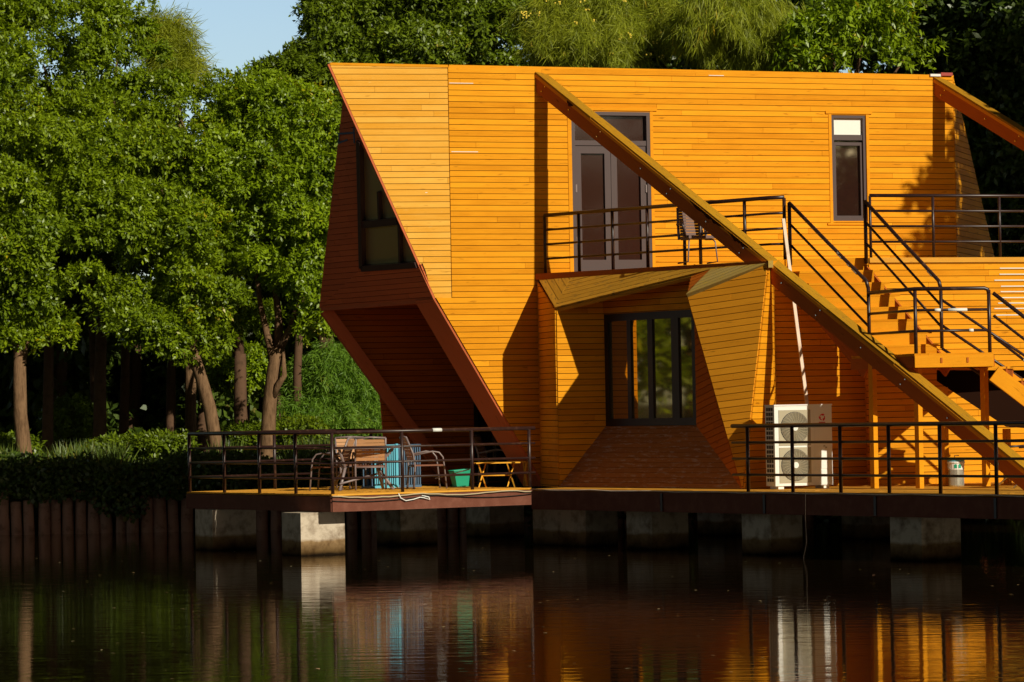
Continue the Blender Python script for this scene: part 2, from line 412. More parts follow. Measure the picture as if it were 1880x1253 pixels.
def window(parent, o, a, b, n, wd, ht, bars_v=(), bars_h=(), fr=.07, dep=.06, back=.10, fm='frame', gm='glass', name='window', skip=(), panes=True, sash=0):
    """frame bars in the plane o + a*x + b*y; panes lie `back` behind the wall face"""
    mb = MB()
    mb.box(o, a, b, n, 0, wd, 0, fr, -back-.03, dep); mb.box(o, a, b, n, 0, wd, ht-fr, ht, -back-.03, dep)
    mb.box(o, a, b, n, 0, fr, fr, ht-fr, -back-.03, dep); mb.box(o, a, b, n, wd-fr, wd, fr, ht-fr, -back-.03, dep)
    xs = [fr] + [x for x in bars_v] + [wd-fr]
    f = mb.build(name, M[fm], parent)
    bm = MB()
    for (x, y0, y1, bw) in bars_v: bm.box(o, a, b, n, x-bw/2, x+bw/2, max(fr, y0), min(ht-fr, y1), -back-.02, dep-.015)
    for (y, x0, x1, bw) in bars_h: bm.box(o, a, b, n, max(fr, x0), min(wd-fr, x1), y-bw/2, y+bw/2, -back-.025, dep-.02)
    if bm.f: bm.build('mullion', M[fm], f)
    return f
def pane(parent, o, a, b, n, x0, x1, y0, y1, depth, gm='glass', tilt=0.0):
    mb = MB(); mb.box(o, a, b, n, x0, x1, y0, y1, -depth-.012, -depth)
    return mb.build('pane', M[gm], parent)

# --- main wall
backing = MB()
mw = MB()
P_tl = onM(822, 122); P_tr = onM(1748, 141)
zk = onM(828, 547).z
Pk = drop(P_tl, zk); Pq = drop(P_tr, zk); Pb_r = drop(P_tr, ZD); Pb_l = drop(onM(1001, 895), ZD); P_d = onM(800, 549)
Pk2 = V(P_d.x, P_d.y, zk)
# door and window openings
d0 = onM(1053, 498); d1 = onM(1197, 496); door_w = (d1 - d0).dot(m_dir); door_h = onM(1120, 206).z - ZF
door_o = drop(d0, ZF + .03); door_h -= .03
w0 = onM(1529, 406); win_w = (onM(1592, 405) - w0).dot(m_dir); win_h = onM(1560, 212).z - w0.z
hole_d = [door_o, door_o + m_dir*door_w, door_o + m_dir*door_w + Z*door_h, door_o + Z*door_h]
hole_w = [w0, w0 + m_dir*win_w, w0 + m_dir*win_w + Z*win_h, w0 + Z*win_h]
boards(mw, [Pk, Pq, P_tr, P_tl], m_dir, .1035, VIEW, [hole_d, hole_w], back=backing, rng=R)
boards(mw, [Pk2, Pq, Pb_r, Pb_l], m_dir, .1035, VIEW, [hole_d, hole_w], back=backing, rng=R)
mw.build('front_wall', M['wood'], house)
# --- prow panel
pp = MB(); A = onP(605, 118); A_tr = onP(821, 122); B = onP(799.5, 549)
Bk = drop(A_tr, B.z)
boards(pp, [A, A_tr, Bk, B], p_dir, .109, VIEW, back=backing, rng=R, off=.4)
o = pp.build('prow_wall', M['prow'], house); o['label'] = 'paler leaning end panel of the upper wall'
# top trim board along the roof edge
tm = MB()
tm.beam(A + Z*.0 + V(0,.05,0), A_tr + V(0,.05,0), .16, .045); tm.beam(P_tl + V(0,.06,.0), P_tr + V(0,.06,.0), .16, .05)
tm.build('roof_edge_board', M['wood'], house)
wt = MB(); wt.box(onM(1706, 141), m_dir, Z, m_n, 0, .22, 0, .045, -.06, .06); o = wt.build('roof_patch', M['chip'], house)
rc = MB(); rc.box(onM(1725, 141), m_dir, Z, m_n, 0, .24, 0.01, .07, -.12, .07); o = rc.build('roof_cap', M['reddark'], house)

for px, py, n_, f_ in ((824,153,.45,onM),(828,279,.5,onM),(1300,139,.3,onM),(780,354,.4,onP)):
    p = f_(px, py); sp = MB(); sp.box(p, m_dir, Z, m_n, 0, n_, -.006, .005, .018, .030); sp.build('bare_split', M['chip'], house)
# --- window face of the prow (receding left)
kC = 3.94
C = V(B.x + W.x*kC, B.y + W.y*kC, B.z)
C = on(588, 565, B, W.cross(Z)); C = V(C.x, C.y, C.z)
wn = (B - A).cross(C - A).normalized()
if wn.dot(VIEW) < 0: wn = -wn
onW = lambda x, y: on(x, y, A, wn)
Dp = A + (B - A) * .14
wf = MB(); ctr = (Dp + B + C) / 3; lerp3 = lambda p: p + (ctr - p) * .12
hw = [onW(662, 262), onW(667, 490), onW(767, 483), onW(668, 268)]
# upper part with level boards, lower skirt with boards along its own edge
lvl = (onW(667, 300) - onW(630, 302))
hd = V(wn.y, -wn.x, 0).normalized()
if hd.x < 0: hd = -hd
boards(wf, [Dp, C, B], hd, .108, wn, [[onW(662,262), onW(667,493), onW(775,484), onW(664,262)], [C + wn*0, onW(664,494), onW(773.5,485), B]], back=None, rng=R)
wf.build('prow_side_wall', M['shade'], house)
bk2 = MB(); bk2.poly_prism([lerp3(Dp), lerp3(C), lerp3(B)], wn, -.20, -.14); bk2.build('dark_backing', M['dark_sheet'], house)
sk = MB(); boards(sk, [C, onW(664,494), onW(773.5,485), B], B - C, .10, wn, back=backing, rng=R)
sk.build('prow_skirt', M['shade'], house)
# triangular prow window
Wl0, Wl1, Wr1 = onW(662,258), onW(667,492), onW(768,485)
wfm = MB()
for p, q, s in ((Wl0, Wl1, .10), (Wl1, Wr1, .11), (Wr1, Wl0, .05)): wfm.beam(p - (wn*.04 if s < .06 else wn*0), q - (wn*.04 if s < .06 else wn*0), s, .05 if s < .06 else .14, wn)
pw = wfm.build('window', M['frame'], house)
mu = MB()
mu.beam(onW(667,412), onW(731,405.5), .13, .10, wn); mu.beam(onW(735,412), onW(737,485), .05, .10, wn); mu.beam(onW(697,352), onW(699,405), .05, .10, wn)
mu.build('mullion', M['frame'], pw)
pm = MB(); pm.poly_prism([Wl0, Wl1, Wr1], wn, -.045, -.035); pm.build('pane', M['hazy'], pw)
# diagonal edge trim of the prow
ed = MB(); ed.beam(A + V(-.02,.03,0), B + V(-.02,.03,0), .05, .10, p_n)
ed.build('corner_trim', M['shade'], house)
# fold line edge board under the prow
eb = MB(); eb.beam(B + V(0,.05,-.03), C + V(.05,0,-.03), .12, .07); eb.build('soffit_edge', M['shade'], house)

# --- undercut: recessed lower wall, its leaning frame pieces and door
u_pt = C + V(.0, .15, 0)
onU = lambda x, y: on(x, y, u_pt, m_n)
uw = MB()
ulow = lambda x: drop(onU(x, 880), ZD)
dl0 = drop(onU(871, 880), ZD + .02); dl1 = drop(onU(956, 880), ZD + .02)
dlh = onU(900, 668).z - ZD
boards(uw, [onU(597,570), onU(1010,545), ulow(1010), ulow(712), onU(699,728)], m_dir, .107, VIEW,
       [[dl0, dl1, dl1 + Z*dlh, dl0 + Z*dlh]], back=backing, rng=R)
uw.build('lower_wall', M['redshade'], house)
gl = window(house, dl0, m_dir, Z, m_n, (dl1-dl0).length, dlh, bars_v=(((dl1-dl0).length*.5, 0, dlh, .07),), fr=.08, fm='frame2', name='door')
pane(gl, dl0, m_dir, Z, m_n, .07, (dl1-dl0).length-.07, .07, dlh-.07, .06)
# ceiling of the undercut
cl = MB(); cl.poly_prism([B + V(0,.1,-.02), C + V(.08,.05,-.02), onU(1010,553), onM(1000,551) + V(0,.12,0)], Z, 0, .03)
cl.build('soffit', M['shade'], house)
# leaning front edge return (thickness of the front wall) and leaning rear fin
rtm = MB(); Bd = drop(onM(1001, 895), ZD)
rtm.poly_prism([P_d, Bd, Bd + W*.62, P_d + W*.62], V(-1,0,-.3), 0, .04, [(0,0),(4,0),(4,.6),(0,.6)])
rtm.build('leaning_return', M['shade'], house)
fn = MB(); F0 = C.copy(); F1 = on(748, 790, C + V(0,-.1,0), m_n); F2 = F0 + (F1 - F0) * ((F0.z - ZD) / (F0.z - F1.z))
fn.beam(F0 + V(.1,0,-.05), F2 + V(.1,0,0), .22, .14, m_n); fn.build('leaning_fin', M['shade'], house)

# --- hidden sides, back and roof
e0 = P_tr; e1 = drop(P_tr, ZF); e2 = at(1832, 474, 67.5); e2 = V(e2.x, e2.y, ZF)
back_r = e0 + (e2 - e0) * .62; back_l = V(-2.2, 66.0, back_r.z)
rl = MB(); dz = V(0, .06, -.05)
rl.poly_prism([A + dz, A_tr + dz, back_l], V(.1,.2,1), -.08, 0); rl.poly_prism([A_tr + dz, P_tr + dz, back_r, back_l], V(0,.4,1), -.08, 0)
rl.build('roof', M['reddark'], house)
bw_ = MB()
boards(bw_, [back_l, back_r, drop(back_r, ZD), drop(back_l, ZD)], V(1,.1,0), .11, V(0,1,0), back=backing, rng=R)
boards(bw_, [A + dz, Dp, back_l], back_l - Dp, .11, V(-1,0,0), rng=R)
boards(bw_, [Dp, C, back_l], back_l - Dp, .11, V(-1,0,0), rng=R)
Cl_ = drop(back_l, C.z); boards(bw_, [C, Cl_, back_l], V(0,1,0), .11, V(-1,0,0), back=backing, rng=R)
uL = ulow(712); uT = onU(699,728)
boards(bw_, [uT, drop(back_l, uT.z), drop(back_l, ZD)], V(0,1,0), .11, V(-1,0,0), back=backing, rng=R)
boards(bw_, [uT, drop(back_l, ZD), uL], V(0,1,0), .11, V(-1,0,0), back=backing, rng=R)
bw_.build('rear_wall', M['shade'], house)
rs = MB()
boards(rs, [e0, e1, e2], e2 - e1, .107, V(1,-.5,0), back=backing, rng=R)
rs.build('end_wall', M['wood'], house)
rs2 = MB(); boards(rs2, [drop(P_tr,ZF-.15), V(e2.x,e2.y,ZF-.15), drop(e2,ZD), drop(P_tr,ZD)], V(0,1,0), .107, V(1,0,0), back=backing, rng=R)
rs2.build('end_wall', M['shade'], house)

# --- upper door and window on the main wall
dr = window(house, door_o, m_dir, Z, m_n, door_w, door_h, fr=.065, dep=.03, back=.09, name='door',
            bars_h=((door_h*.805, 0, door_w, .09),))
th_ = door_h*.805
pane(dr, door_o, m_dir, Z, m_n, .05, door_w-.05, th_, door_h-.05, .07, 'dglass')
for s in (0, 1):
    x0 = .065 + s*(door_w/2-.065); x1 = x0 + door_w/2 - .065
    lf = MB(); o_ = door_o; st = .12
    lf.box(o_, m_dir, Z, m_n, x0+.004, x1-.004, .05, .22, -.075, -.01); lf.box(o_, m_dir, Z, m_n, x0+.004, x1-.004, th_-.19, th_-.05, -.075, -.01)
    lf.box(o_, m_dir, Z, m_n, x0+.004, x0+st, .22, th_-.19, -.075, -.01); lf.box(o_, m_dir, Z, m_n, x1-st, x1-.004, .22, th_-.19, -.075, -.01)
    L_ = lf.build('door_leaf', M['frame'], dr)
    pane(L_, o_, m_dir, Z, m_n, x0+st-.01, x1-st+.01, .21, th_-.18, .06, 'dglass')
    for hz in (.5, 1.45):
        hg = MB(); hg.box(o_, m_dir, Z, m_n, (x0+.0 if s == 0 else x1-.03), (x0+.03 if s == 0 else x1), hz, hz+.14, -.01, .012); hg.build('hinge', M['grey'], L_)
# casing boards round the door and window
cs = MB()
cs.box(door_o, m_dir, Z, m_n, -.075, -.002, -.0, door_h+.02, .0, .035); cs.box(door_o, m_dir, Z, m_n, door_w+.002, door_w+.06, -.0, door_h+.02, .0, .035)
cs.box(door_o, m_dir, Z, m_n, -.16, door_w+.14, door_h+.022, door_h+.075, .0, .05)
cs.build('casing', M['wood'], house); cs = MB()
cs.box(w0, m_dir, Z, m_n, -.06, -.002, -.04, win_h+.02, .0, .035); cs.box(w0, m_dir, Z, m_n, win_w+.002, win_w+.06, -.04, win_h+.02, .0, .035)
cs.box(w0, m_dir, Z, m_n, -.12, win_w+.12, win_h+.022, win_h+.075, .0, .05); cs.box(w0, m_dir, Z, m_n, -.12, win_w+.12, -.075, -.042, .0, .05)
cs.build('casing', M['wood'], house)
wn_ = window(house, w0, m_dir, Z, m_n, win_w, win_h, fr=.055, dep=.01, back=.12, name='window', bars_h=((win_h*.79, 0, win_w, .10),))
pane(wn_, w0, m_dir, Z, m_n, .05, win_w-.05, .05, win_h*.78, .10, 'glass')
o = pane(wn_, w0, m_dir, Z, m_n, .05, win_w-.05, win_h*.81, win_h-.05, .05, 'white'); o['label'] = 'white sheet in the top light'  # top light filled with plain white
sh = MB(); y1 = win_h*.745
sh.box(w0, m_dir, Z, m_n, .055, .10, .055, y1, -.09, -.03); sh.box(w0, m_dir, Z, m_n, win_w-.10, win_w-.055, .055, y1, -.09, -.03)
sh.box(w0, m_dir, Z, m_n, .10, win_w-.10, .055, .10, -.09, -.03); sh.box(w0, m_dir, Z, m_n, .10, win_w-.10, y1-.06, y1, -.09, -.03)
sh.build('sash', M['frame'], wn_)

# --- faceted bay on the deck
b0 = drop(at(1027, 894, 59.6), ZD); b1 = drop(at(1364, 896, 55.8), ZD)
cheek_n = m_n
on0 = lambda x, y: on(x, y, b0, m_n)
jt_, jb_ = on0(1108, 577), on0(1112, 785)
jx = on0(1110, 680)
bd = V(.585, -.811, 0).normalized(); bn = V(-.811, -.585, 0)
onB = lambda x, y: on(x, y, jx, bn)
G = at(1410, 486, 56.0)
r0 = onM(988, 512)
e_top = drop(b0, at(1020, 567, b0.y).z)
rp_n = (e_top - r0).cross(G - r0).normalized()
if rp_n.z < 0: rp_n = -rp_n
onR = lambda x, y: on(x, y, r0, rp_n)
def zroof(p, d=.06):
    return r0.z - ((p.x-r0.x)*rp_n.x + (p.y-r0.y)*rp_n.y)/rp_n.z - d
E2 = onR(1306, 497)
K = at(1263, 543, 56.85)
wtr, wbr = onB(1268, 573), onB(1281, 784)
bay = MB()
jtop = V(jx.x, jx.y, 0); jtop.z = min(ZF - .15, zroof(jtop))
jbot = drop(jx, jb_.z)
boards(bay, [b0, drop(b0, zroof(b0, .04)), jtop, jbot], m_dir, .105, VIEW, back=backing, rng=R)
wrx = onB(1279, 680)
htop = V(wrx.x, wrx.y, 0); htop.z = min(ZF - .03, zroof(htop, .035))
wl_b, wl_t = jbot.z + .02, onB(1120, 577).z
boards(bay, [drop(jx, wl_t), drop(wrx, wl_t), htop, jtop], bd, .105, bn, back=backing, rng=R)
# outer left side back to the main wall
sd_b = on(990, 890, m_pt, m_n)
boards(bay, [b0, drop(b0, zroof(b0, .04)), V(r0.x, r0.y, r0.z - .05), drop(r0, ZD)], V(0,1,0), .105, V(-1,-.2,0), back=backing, rng=R)
bay.build('bay_wall', M['wood'], house)
sl = MB(); jb3 = drop(jx, jbot.z); wb3 = drop(wrx, jbot.z)
boards(sl, [b0, b1, wb3], b1 - b0, .105, V(-.8,-.6,.5), back=backing, rng=R)
boards(sl, [b0, wb3, jb3], wb3 - jb3, .105, V(-.8,-.6,.5), back=backing, rng=R)
o = sl.build('bay_apron', M['sill'], house); o['label'] = 'worn sloping boards under the bay window'
wg = MB(); onK = lambda x, y: on(x, y, K, (G-K).cross(b1-K).normalized())
boards(wg, [K, G, b1], onK(1380, 629) - onK(1300, 640), .112, VIEW, back=backing, rng=R)
o = wg.build('bay_wing', M['wing'], house)
rv = MB(); wt3 = drop(wrx, wl_t)
boards(rv, [E2, K, htop], V(1,-.7,.1), .11, V(-1,-.4,-.4), back=backing, rng=R)
boards(rv, [K, wt3, htop], V(1,-.7,.1), .11, V(-1,-.3,0), back=backing, rng=R)
boards(rv, [K, wt3, b1], onK(1380, 629) - onK(1300, 640), .11, V(-1,-.4,0), back=backing, rng=R)
boards(rv, [wt3, wb3, b1], V(.5,-.8,.15), .11, V(-1,-.4,0), back=backing, rng=R)
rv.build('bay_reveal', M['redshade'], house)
rsd = MB(); g2 = V(4.42, 57.0, 0); q_r = V(6.04, 57.53, 0)
boards(rsd, [G, b1, drop(g2, ZD)], drop(g2, 0) - drop(b1, 0), .105, V(1,-.3,0), back=backing, rng=R)
boards(rsd, [G, drop(g2, ZD), drop(g2, G.z)], drop(g2, 0) - drop(G, 0), .105, V(1,-.3,0), back=backing, rng=R)
rsd.build('bay_side', M['wood'], house)
rcw = MB(); boards(rcw, [drop(g2, ZD), drop(q_r, ZD), drop(q_r, ZF - .09), drop(g2, ZF - .09)], q_r - g2, .1035, VIEW, back=backing, rng=R)
rcw.build('recess_wall', M['wood'], house)
# bay roof
br = MB(); mit = onR(1052, 508)
boards(br, [r0, e_top + V(-.05,-.05,0)*0, onR(1020,567), mit], onR(1020,567) - r0, .12, Z, back=None, rng=R, th=.03)
boards(br, [mit, onR(1020,567), E2, G], E2 - onR(1020,567), .12, Z, back=None, rng=R, th=.03)
br.poly_prism([r0, onR(1019.5,568), onR(1306,498.5), G], rp_n, -.07, -.004)
o = br.build('bay_roof', M['roofw'], house)
gr = MB()
K_ = K + V(-.02,-.05,.0)
boards(gr, [E2, K_, G + V(0,-.03,0)], G - K_, .10, Z, back=None, rng=R, th=.03)
nn_ = (K_ - E2).cross(G - E2).normalized(); nn_ = nn_ if nn_.z > 0 else -nn_
gr.poly_prism([E2, K_, G + V(0,-.03,0)], nn_, -.035, -.004)
o = gr.build('bay_wing_roof', M['greyw'], house); o['label'] = 'greyed boards roofing the bay wing'
# bay window
bo = drop(jx, wl_b); bww = (wrx - jx).dot(bd) + .02; bwh = wl_t - wl_b
f1, f2, f3 = .285, .56, .80
bwin = window(house, bo, bd, Z, bn, bww, bwh, bars_v=((bww*.27,0,bwh,.11),(bww*.50,0,bwh,.14),(bww*.765,0,bwh,.20)), fr=.13, dep=.01, back=.03, fm='frame2')
xs_ = [.11, bww*.27, bww*.50, bww*.765, bww-.11]
for i in range(4): pane(bwin, bo, bd, Z, bn, xs_[i], xs_[i+1], .11, bwh-.11, .035, 'reflect_tint')
# --- balcony and terrace
eA = onM(988, 507); eA.z = ZF; eB = G + Z*.055; s_l = V(4.66, 56.85, ZF); s_r = V(6.02, 56.8, ZF)
t_r = onT(2050, 472); t_r.z = ZF
onMx = lambda x: m_pt.y + (x - m_pt.x) * .33
bl = MB()
bl.poly_prism([eA, eB, s_l, s_r, V(6.02, onMx(6.02)-.03, ZF), V(eA.x+.02, onMx(eA.x+.02)-.03, ZF)], Z, -.08, 0)
bl.build('balcony_floor', M['deck'], house)
fs = MB(); fs.beam(eA + V(-.03,-.04,-.055), eB + V(.03,-.04,-.055), .05, .11); fs.build('balcony_fascia', M['beam'], house)
fs2 = MB(); fs2.box(eB + V(.03,-.04,-.055), V(1,0,0), V(0,1,0), Z, -.03, .05, -.04, .04, -.055, .06); fs2.build('corner_block', M['greyw'], house)
fs = MB(); fs.beam(eB + V(.05,0,-.06), s_l + V(0,0,-.06), .05, .12); fs.beam(s_l + V(0,0,-.06), s_r + V(0,0,-.06), .05, .12); fs.build('balcony_fascia', M['wood'], house)
tw = MB()
shade_cut = [onT(1719, 680), onT(1719, 700), onT(1846, 784), onT(1930, 790), onT(1930, 680)]  # wall cut open where the landing's shade falls, near-black sheet behind
boards(tw, [drop(s_r, ZD), drop(t_r, ZD), V(t_r.x, t_r.y, ZF-.09), V(s_r.x, s_r.y, ZF-.09)], m_dir, .1035, VIEW, [shade_cut], back=backing, rng=R)
vb = MB(); vb.poly_prism([p - m_n*.6 + V(dx_, 0, dz_) for p, dx_, dz_ in zip(shade_cut, (-.5,-.5,-.2,.5,.5), (.5,-.5,-.6,-.6,.5))], m_n, -.03, 0); vb.build('dark_backing', M['dark_sheet'], house)
boards(tw, [drop(s_r, ZD), V(s_r.x, s_r.y, ZF-.09), V(6.0, onMx(6.0), ZF-.09), V(6.0, onMx(6.0), ZD)], V(0,1,0), .1035, V(-1,0,0), back=backing, rng=R)
tw.build('terrace_wall', M['wood'], house)
tf = MB(); tf.poly_prism([s_r + V(.02,-.05,0), t_r + V(0,-.05,0), t_r + V(0,9,0), V(6.04, onMx(6.04)-.03, ZF)], Z, -.085, -.001)
tf.build('terrace_floor', M['deck'], house)
fl = MB(); rr = random.Random(5)
for py in (481, 493, 504, 515, 526, 536, 547, 557, 567, 579):
    p = onT(1827 + rr.uniform(-3, 10), py); fl.box(p, m_dir, Z, m_n, 0, rr.uniform(.5, 1.1), -.008, .008, .02, .03)
fl.build('filler_strip', M['chip'], house)
backing.build('backing', M['groove'], house)
# stray bracket outline on the prow side wall
bk = MB()
for p, q in (((623,245),(653,243)),((624,262),(640,256)),((652,234),(653,262)),((625,247),(624,262))):
    bk.beam(onW(*p) + wn*.03, onW(*q) + wn*.03, .03, .015, wn)
bk.build('bracket', M['dblue'], house)

# ------------------------------------------------------------------ bracing beams
def brace(p0, p1, label, ext=0.0, hollows=()):
    a = (p1 - p0); L = a.length + ext; a.normalize()
    side = a.cross(Z).normalized(); u_ = side.cross(a).normalized()        # side points right of travel
    if u_.z < 0: u_ = -u_
    t_ = thing('brace_beam', label, 'beam', p0, 'slanting braces propping the house')
    mb = MB(); mb.box(p0, a, side, u_, 0, L, -.10, .10, -.27, 0); ob = mb.build('beam_body', M['beam'], t_)
    cp = MB(); rr = random.Random(int(p0.x*10)+3); x = -.02
    while x < L:
        xe = min(L, x + rr.uniform(1.6, 2.6)); j = rr.uniform(-.006, .006)
        cp.box(p0, a, side, u_, x, xe-.008, -.125+j, .115+j, .012, .04+abs(j), rr.random()); x = xe
    cp.build('cap_board', M['cap'], t_)
    l2 = MB(); l2.box(p0, a, side, u_, 0, L, .102, .118, -.045, .008); l2.build('edge_strip', M['wing'], t_)
    sgn = 1 if side.x < 0 else -1
    x = .35; k = 0
    while x < L - .3:
        for dz in ((-.07,-.19) if k % 2 == 0 else (-.13,)):
            b2 = MB(); c0 = p0 + a*(x + (.0 if dz > -.1 else -.05)) + u_*dz
            b2.tube([c0 + side*.10, c0 + side*.115], .012, 6)
            b2.build('bolt', M['chrome'], t_)
        x += 1.05 + rr.uniform(-.25, .3); k += 1
    # ragged hollow where the cap has pulled away from the side board
    for x0, x1 in hollows:
        lo, hi = [], []; n_ = 14
        for i in range(n_ + 1):
            q = i / n_; xx = x0 + (x1 - x0) * q; dp = (.015 + .05 * math.sin(math.pi * q)) * rr.uniform(.5, 1.25)
            hi.append(p0 + a*xx + side*.1215 + u_*.004); lo.append(p0 + a*xx + side*.1215 - u_*dp)
        hm = MB()
        for i in range(n_): hm.face([lo[i], lo[i+1], hi[i+1], hi[i]])
        hm.build('rotten_hollow', M['groove'], t_)
    return t_
q0 = onM(992, 138); q1 = at(1880, 857, 51.8)
brace(q0, q1, 'long brace beam slanting across the front from roof edge down to the deck', .35, ((1.05,1.25),(4.9,5.9),(6.0,6.6)))
# the peeling hollow between cap and side of the long beam
q2 = onM(1722, 147); dirb = (q1 - q0).normalized()
q3 = q2 + (V(7.25, -9.3, -6.3)).normalized() * 13.4
brace(q2, q3, 'brace beam leaving the roof corner at the right edge of the photo')

# ------------------------------------------------------------------ decks, fascias, piers
dc = V(-3.10, 57.30, ZD)
dl = dc + W*4.95; dr_ = dc + U*4.15
D_edge0 = V(.30, 58.9, ZD); D_edge1 = V(7.46, 49.2, ZD); e_dir = (D_edge1 - D_edge0).normalized()
D_edge2 = D_edge0 + e_dir*17
def deck_thing(poly, bdir, label, bw=.12):
    t_ = thing('timber_deck', label, 'deck', poly[0])
    mb = MB(); rb = random.Random(2)
    boards(mb, poly, bdir, bw, Z, back=None, rng=rb, th=.0, gap=.01)
    mb2 = MB(); boards(mb2, [p - Z*.03 for p in poly], bdir, bw, Z, rng=rb, th=.028, gap=.012, joint=(2,4))
    mb2.build('deck_boards', M['deck'], t_)
    u2 = MB(); u2.poly_prism([p + V(0,0,-.16) for p in poly], Z, 0, .12); u2.build('joists', M['frame2'], t_)
    return t_
ld = deck_thing([dc, dr_, dr_ + W*5.4, dl + W*.03], U, 'left deck with orange boards carrying the tables and chairs')
fm_ = MB(); fm_.beam(dc + V(0,0,-.17) , dr_ + V(0,0,-.17), .03, .26); fm_.build('fascia', M['steel'], ld)
fm_ = MB(); fm_.beam(dc + V(0,0,-.17) + W*.016, dl + V(0,0,-.17) + W*.03, .03, .26); fm_.build('fascia', M['steel'], ld)
rd = deck_thing([D_edge0, D_edge2, D_edge2 + U*9, D_edge0 + U*9], e_dir, 'right deck below the staircase and bay, running out of the photo')
fm_ = MB(); fm_.beam(D_edge0 + V(0,0,-.20), D_edge2 + V(0,0,-.20), .03, .32); fm_.build('fascia', M['steel'], rd)
for k in range(4):
    sf = MB(); p = D_edge0 + e_dir*(3.6 + k*2.6) - U*.018; sf.box(p, e_dir, U, Z, 0, .05, -.02, 0, -.35, -.05); sf.build('stiffener', M['frame2'], rd)
def pier(px, ppy, la, lb, ztop, label, grp='concrete piers under the decks', Yd=None):
    c = onz(px, ppy, 0) if Yd is None else at(px, 1000, Yd); c.z = 0
    mb = MB(); mb.box(c, U, W, Z, 0, lb, 0, la, -1.1, ztop)
    o = mb.build('concrete_pier', M['pier'])
    o.location = (0,0,0)
    return tag(o, label, 'pier', grp)
# pier concrete: stained below the high-water mark
pmt = M['concrete'].copy(); pmt.name = 'pier_concrete'; M['pier'] = pmt; t = pmt.node_tree; b = t.nodes["Principled BSDF"]
src = b.inputs['Base Color'].links[0].from_socket
g_ = t.nodes.new('ShaderNodeNewGeometry'); sx = t.nodes.new('ShaderNodeSeparateXYZ'); t.links.new(g_.outputs['Position'], sx.inputs[0])
nz = t.nodes.new('ShaderNodeTexNoise'); nz.inputs['Scale'].default_value = 3; t.links.new(g_.outputs['Position'], nz.inputs[0])
sm = t.nodes.new('ShaderNodeMath'); sm.operation = 'MULTIPLY_ADD'; sm.inputs[1].default_value = .10; t.links.new(nz.outputs['Fac'], sm.inputs[0]); t.links.new(sx.outputs['Z'], sm.inputs[2])
rp = t.nodes.new('ShaderNodeValToRGB'); e = rp.color_ramp.elements; e[0].position = .06; e[0].color = (.02,.015,.01,1); e[1].position = .34; e[1].color = (1,1,1,1)
k = e.new(.12); k.color = (.20,.14,.07,1); k = e.new(.29); k.color = (.50,.38,.24,1)
t.links.new(sm.outputs[0], rp.inputs[0])
mu_ = t.nodes.new('ShaderNodeMix'); mu_.data_type = 'RGBA'; mu_.blend_type = 'MULTIPLY'; mu_.inputs[0].default_value = 1
t.links.new(src, mu_.inputs[6]); t.links.new(rp.outputs[0], mu_.inputs[7]); t.links.new(mu_.outputs[2], b.inputs['Base Color'])
pier(391, 1012, .62, .90, .73, 'concrete pier under the far left end of the left deck, with a thin sunlit strip')
pier(553, 1021.5, .62, .88, .73, 'brightly sunlit concrete pier under the near corner of the left deck')
pier(736, 1002, .80, .8, .73, 'dim concrete pier standing back beneath the middle of the left deck')
pier(1076, 1004, 1.6, .7, .70, 'broad shaded concrete pier below the left edge of the bay')
pier(1198, 1010, .72, .78, .70, 'shaded concrete pier below the bay window')
pier(1416, 1020, .74, .66, .70, 'shaded concrete pier below the white cooling unit')
pier(1693, 1031, .72, .80, .70, 'shaded concrete pier nearest the right edge of the photo')
pier(900, 1000, .8, .8, .73, 'dark concrete pier deep under the left deck end', Yd=64.5)
pier(1330, 1000, .8, .8, .70, 'dark concrete pier deep in the shade behind the bay pier', Yd=63)
pier(1600, 1000, .8, .8, .70, 'dark concrete pier deep in the shade below the stairs', Yd=60)

# ------------------------------------------------------------------ railings
def railing(label, pts, heights, posts, rt_=.034, rl_=.021, rp_=.030, ends=0.0, group='black metal railings', chips=()):
    """pts: base polyline; posts: list of base points"""
    t_ = thing('metal_railing', label, 'railing', pts[0], group)
    for p in posts:
        mb = MB(); mb.tube([p, p + Z*(heights[0]-.01)], rp_, 8); mb.build('post', M['rail'], t_, True)
    for k, h in enumerate(heights):
        mb = MB(); mb.tube([p + Z*h for p in pts], rt_ if k == 0 else rl_, 8)
        mb.build('top_rail' if k == 0 else 'rail', M['rail'], t_, True)
    for (p, q, rad) in chips:
        mb = MB(); mb.tube([p, q], rad, 8); mb.build('paint_chip', M['chip'], t_, True)
    return t_
H4 = (1.05, .785, .525, .265)
lerp = lambda a, b, s: a + (b - a) * s
ins = .05
c1 = dc + U*ins + W*ins; c0 = dl + U*ins; c2 = dr_ + W*ins; c3 = c0 + U*4.0
cz = lambda p: V(p.x, p.y, ZD)
railing('railing round the three open sides of the left deck', [c3, c0, c1, c2 + U*.12], H4,
        [c0] + [lerp(c0, c1, s) for s in (.255, .505, .755)] + [c1] + [lerp(c1, c2, s) for s in (.345, .70, 1.0)] + [lerp(c0, c3, s) for s in (.45, .98)],
        chips=[(lerp(c1,c2,.50)+Z*1.052, lerp(c1,c2,.545)+Z*1.052, .0345)])
g0 = D_edge0 + e_dir*((at(1374,900,54.4) - D_edge0).dot(e_dir)) + U*.06
def edge_pt(px):
    p = onz(px, 750 + 6200*1.34/54, ZD)  # sight line, then slide onto the edge line
    d = ray(px, 900); d = V(d.x, d.y, 0); o_ = V(0,0,0); q = D_edge0 + U*.06
    s = (q.x*d.y - q.y*d.x) / (e_dir.y*d.x - e_dir.x*d.y)
    r_ = q + e_dir*s; return V(r_.x, r_.y, ZD)
rp0 = edge_pt(1346)
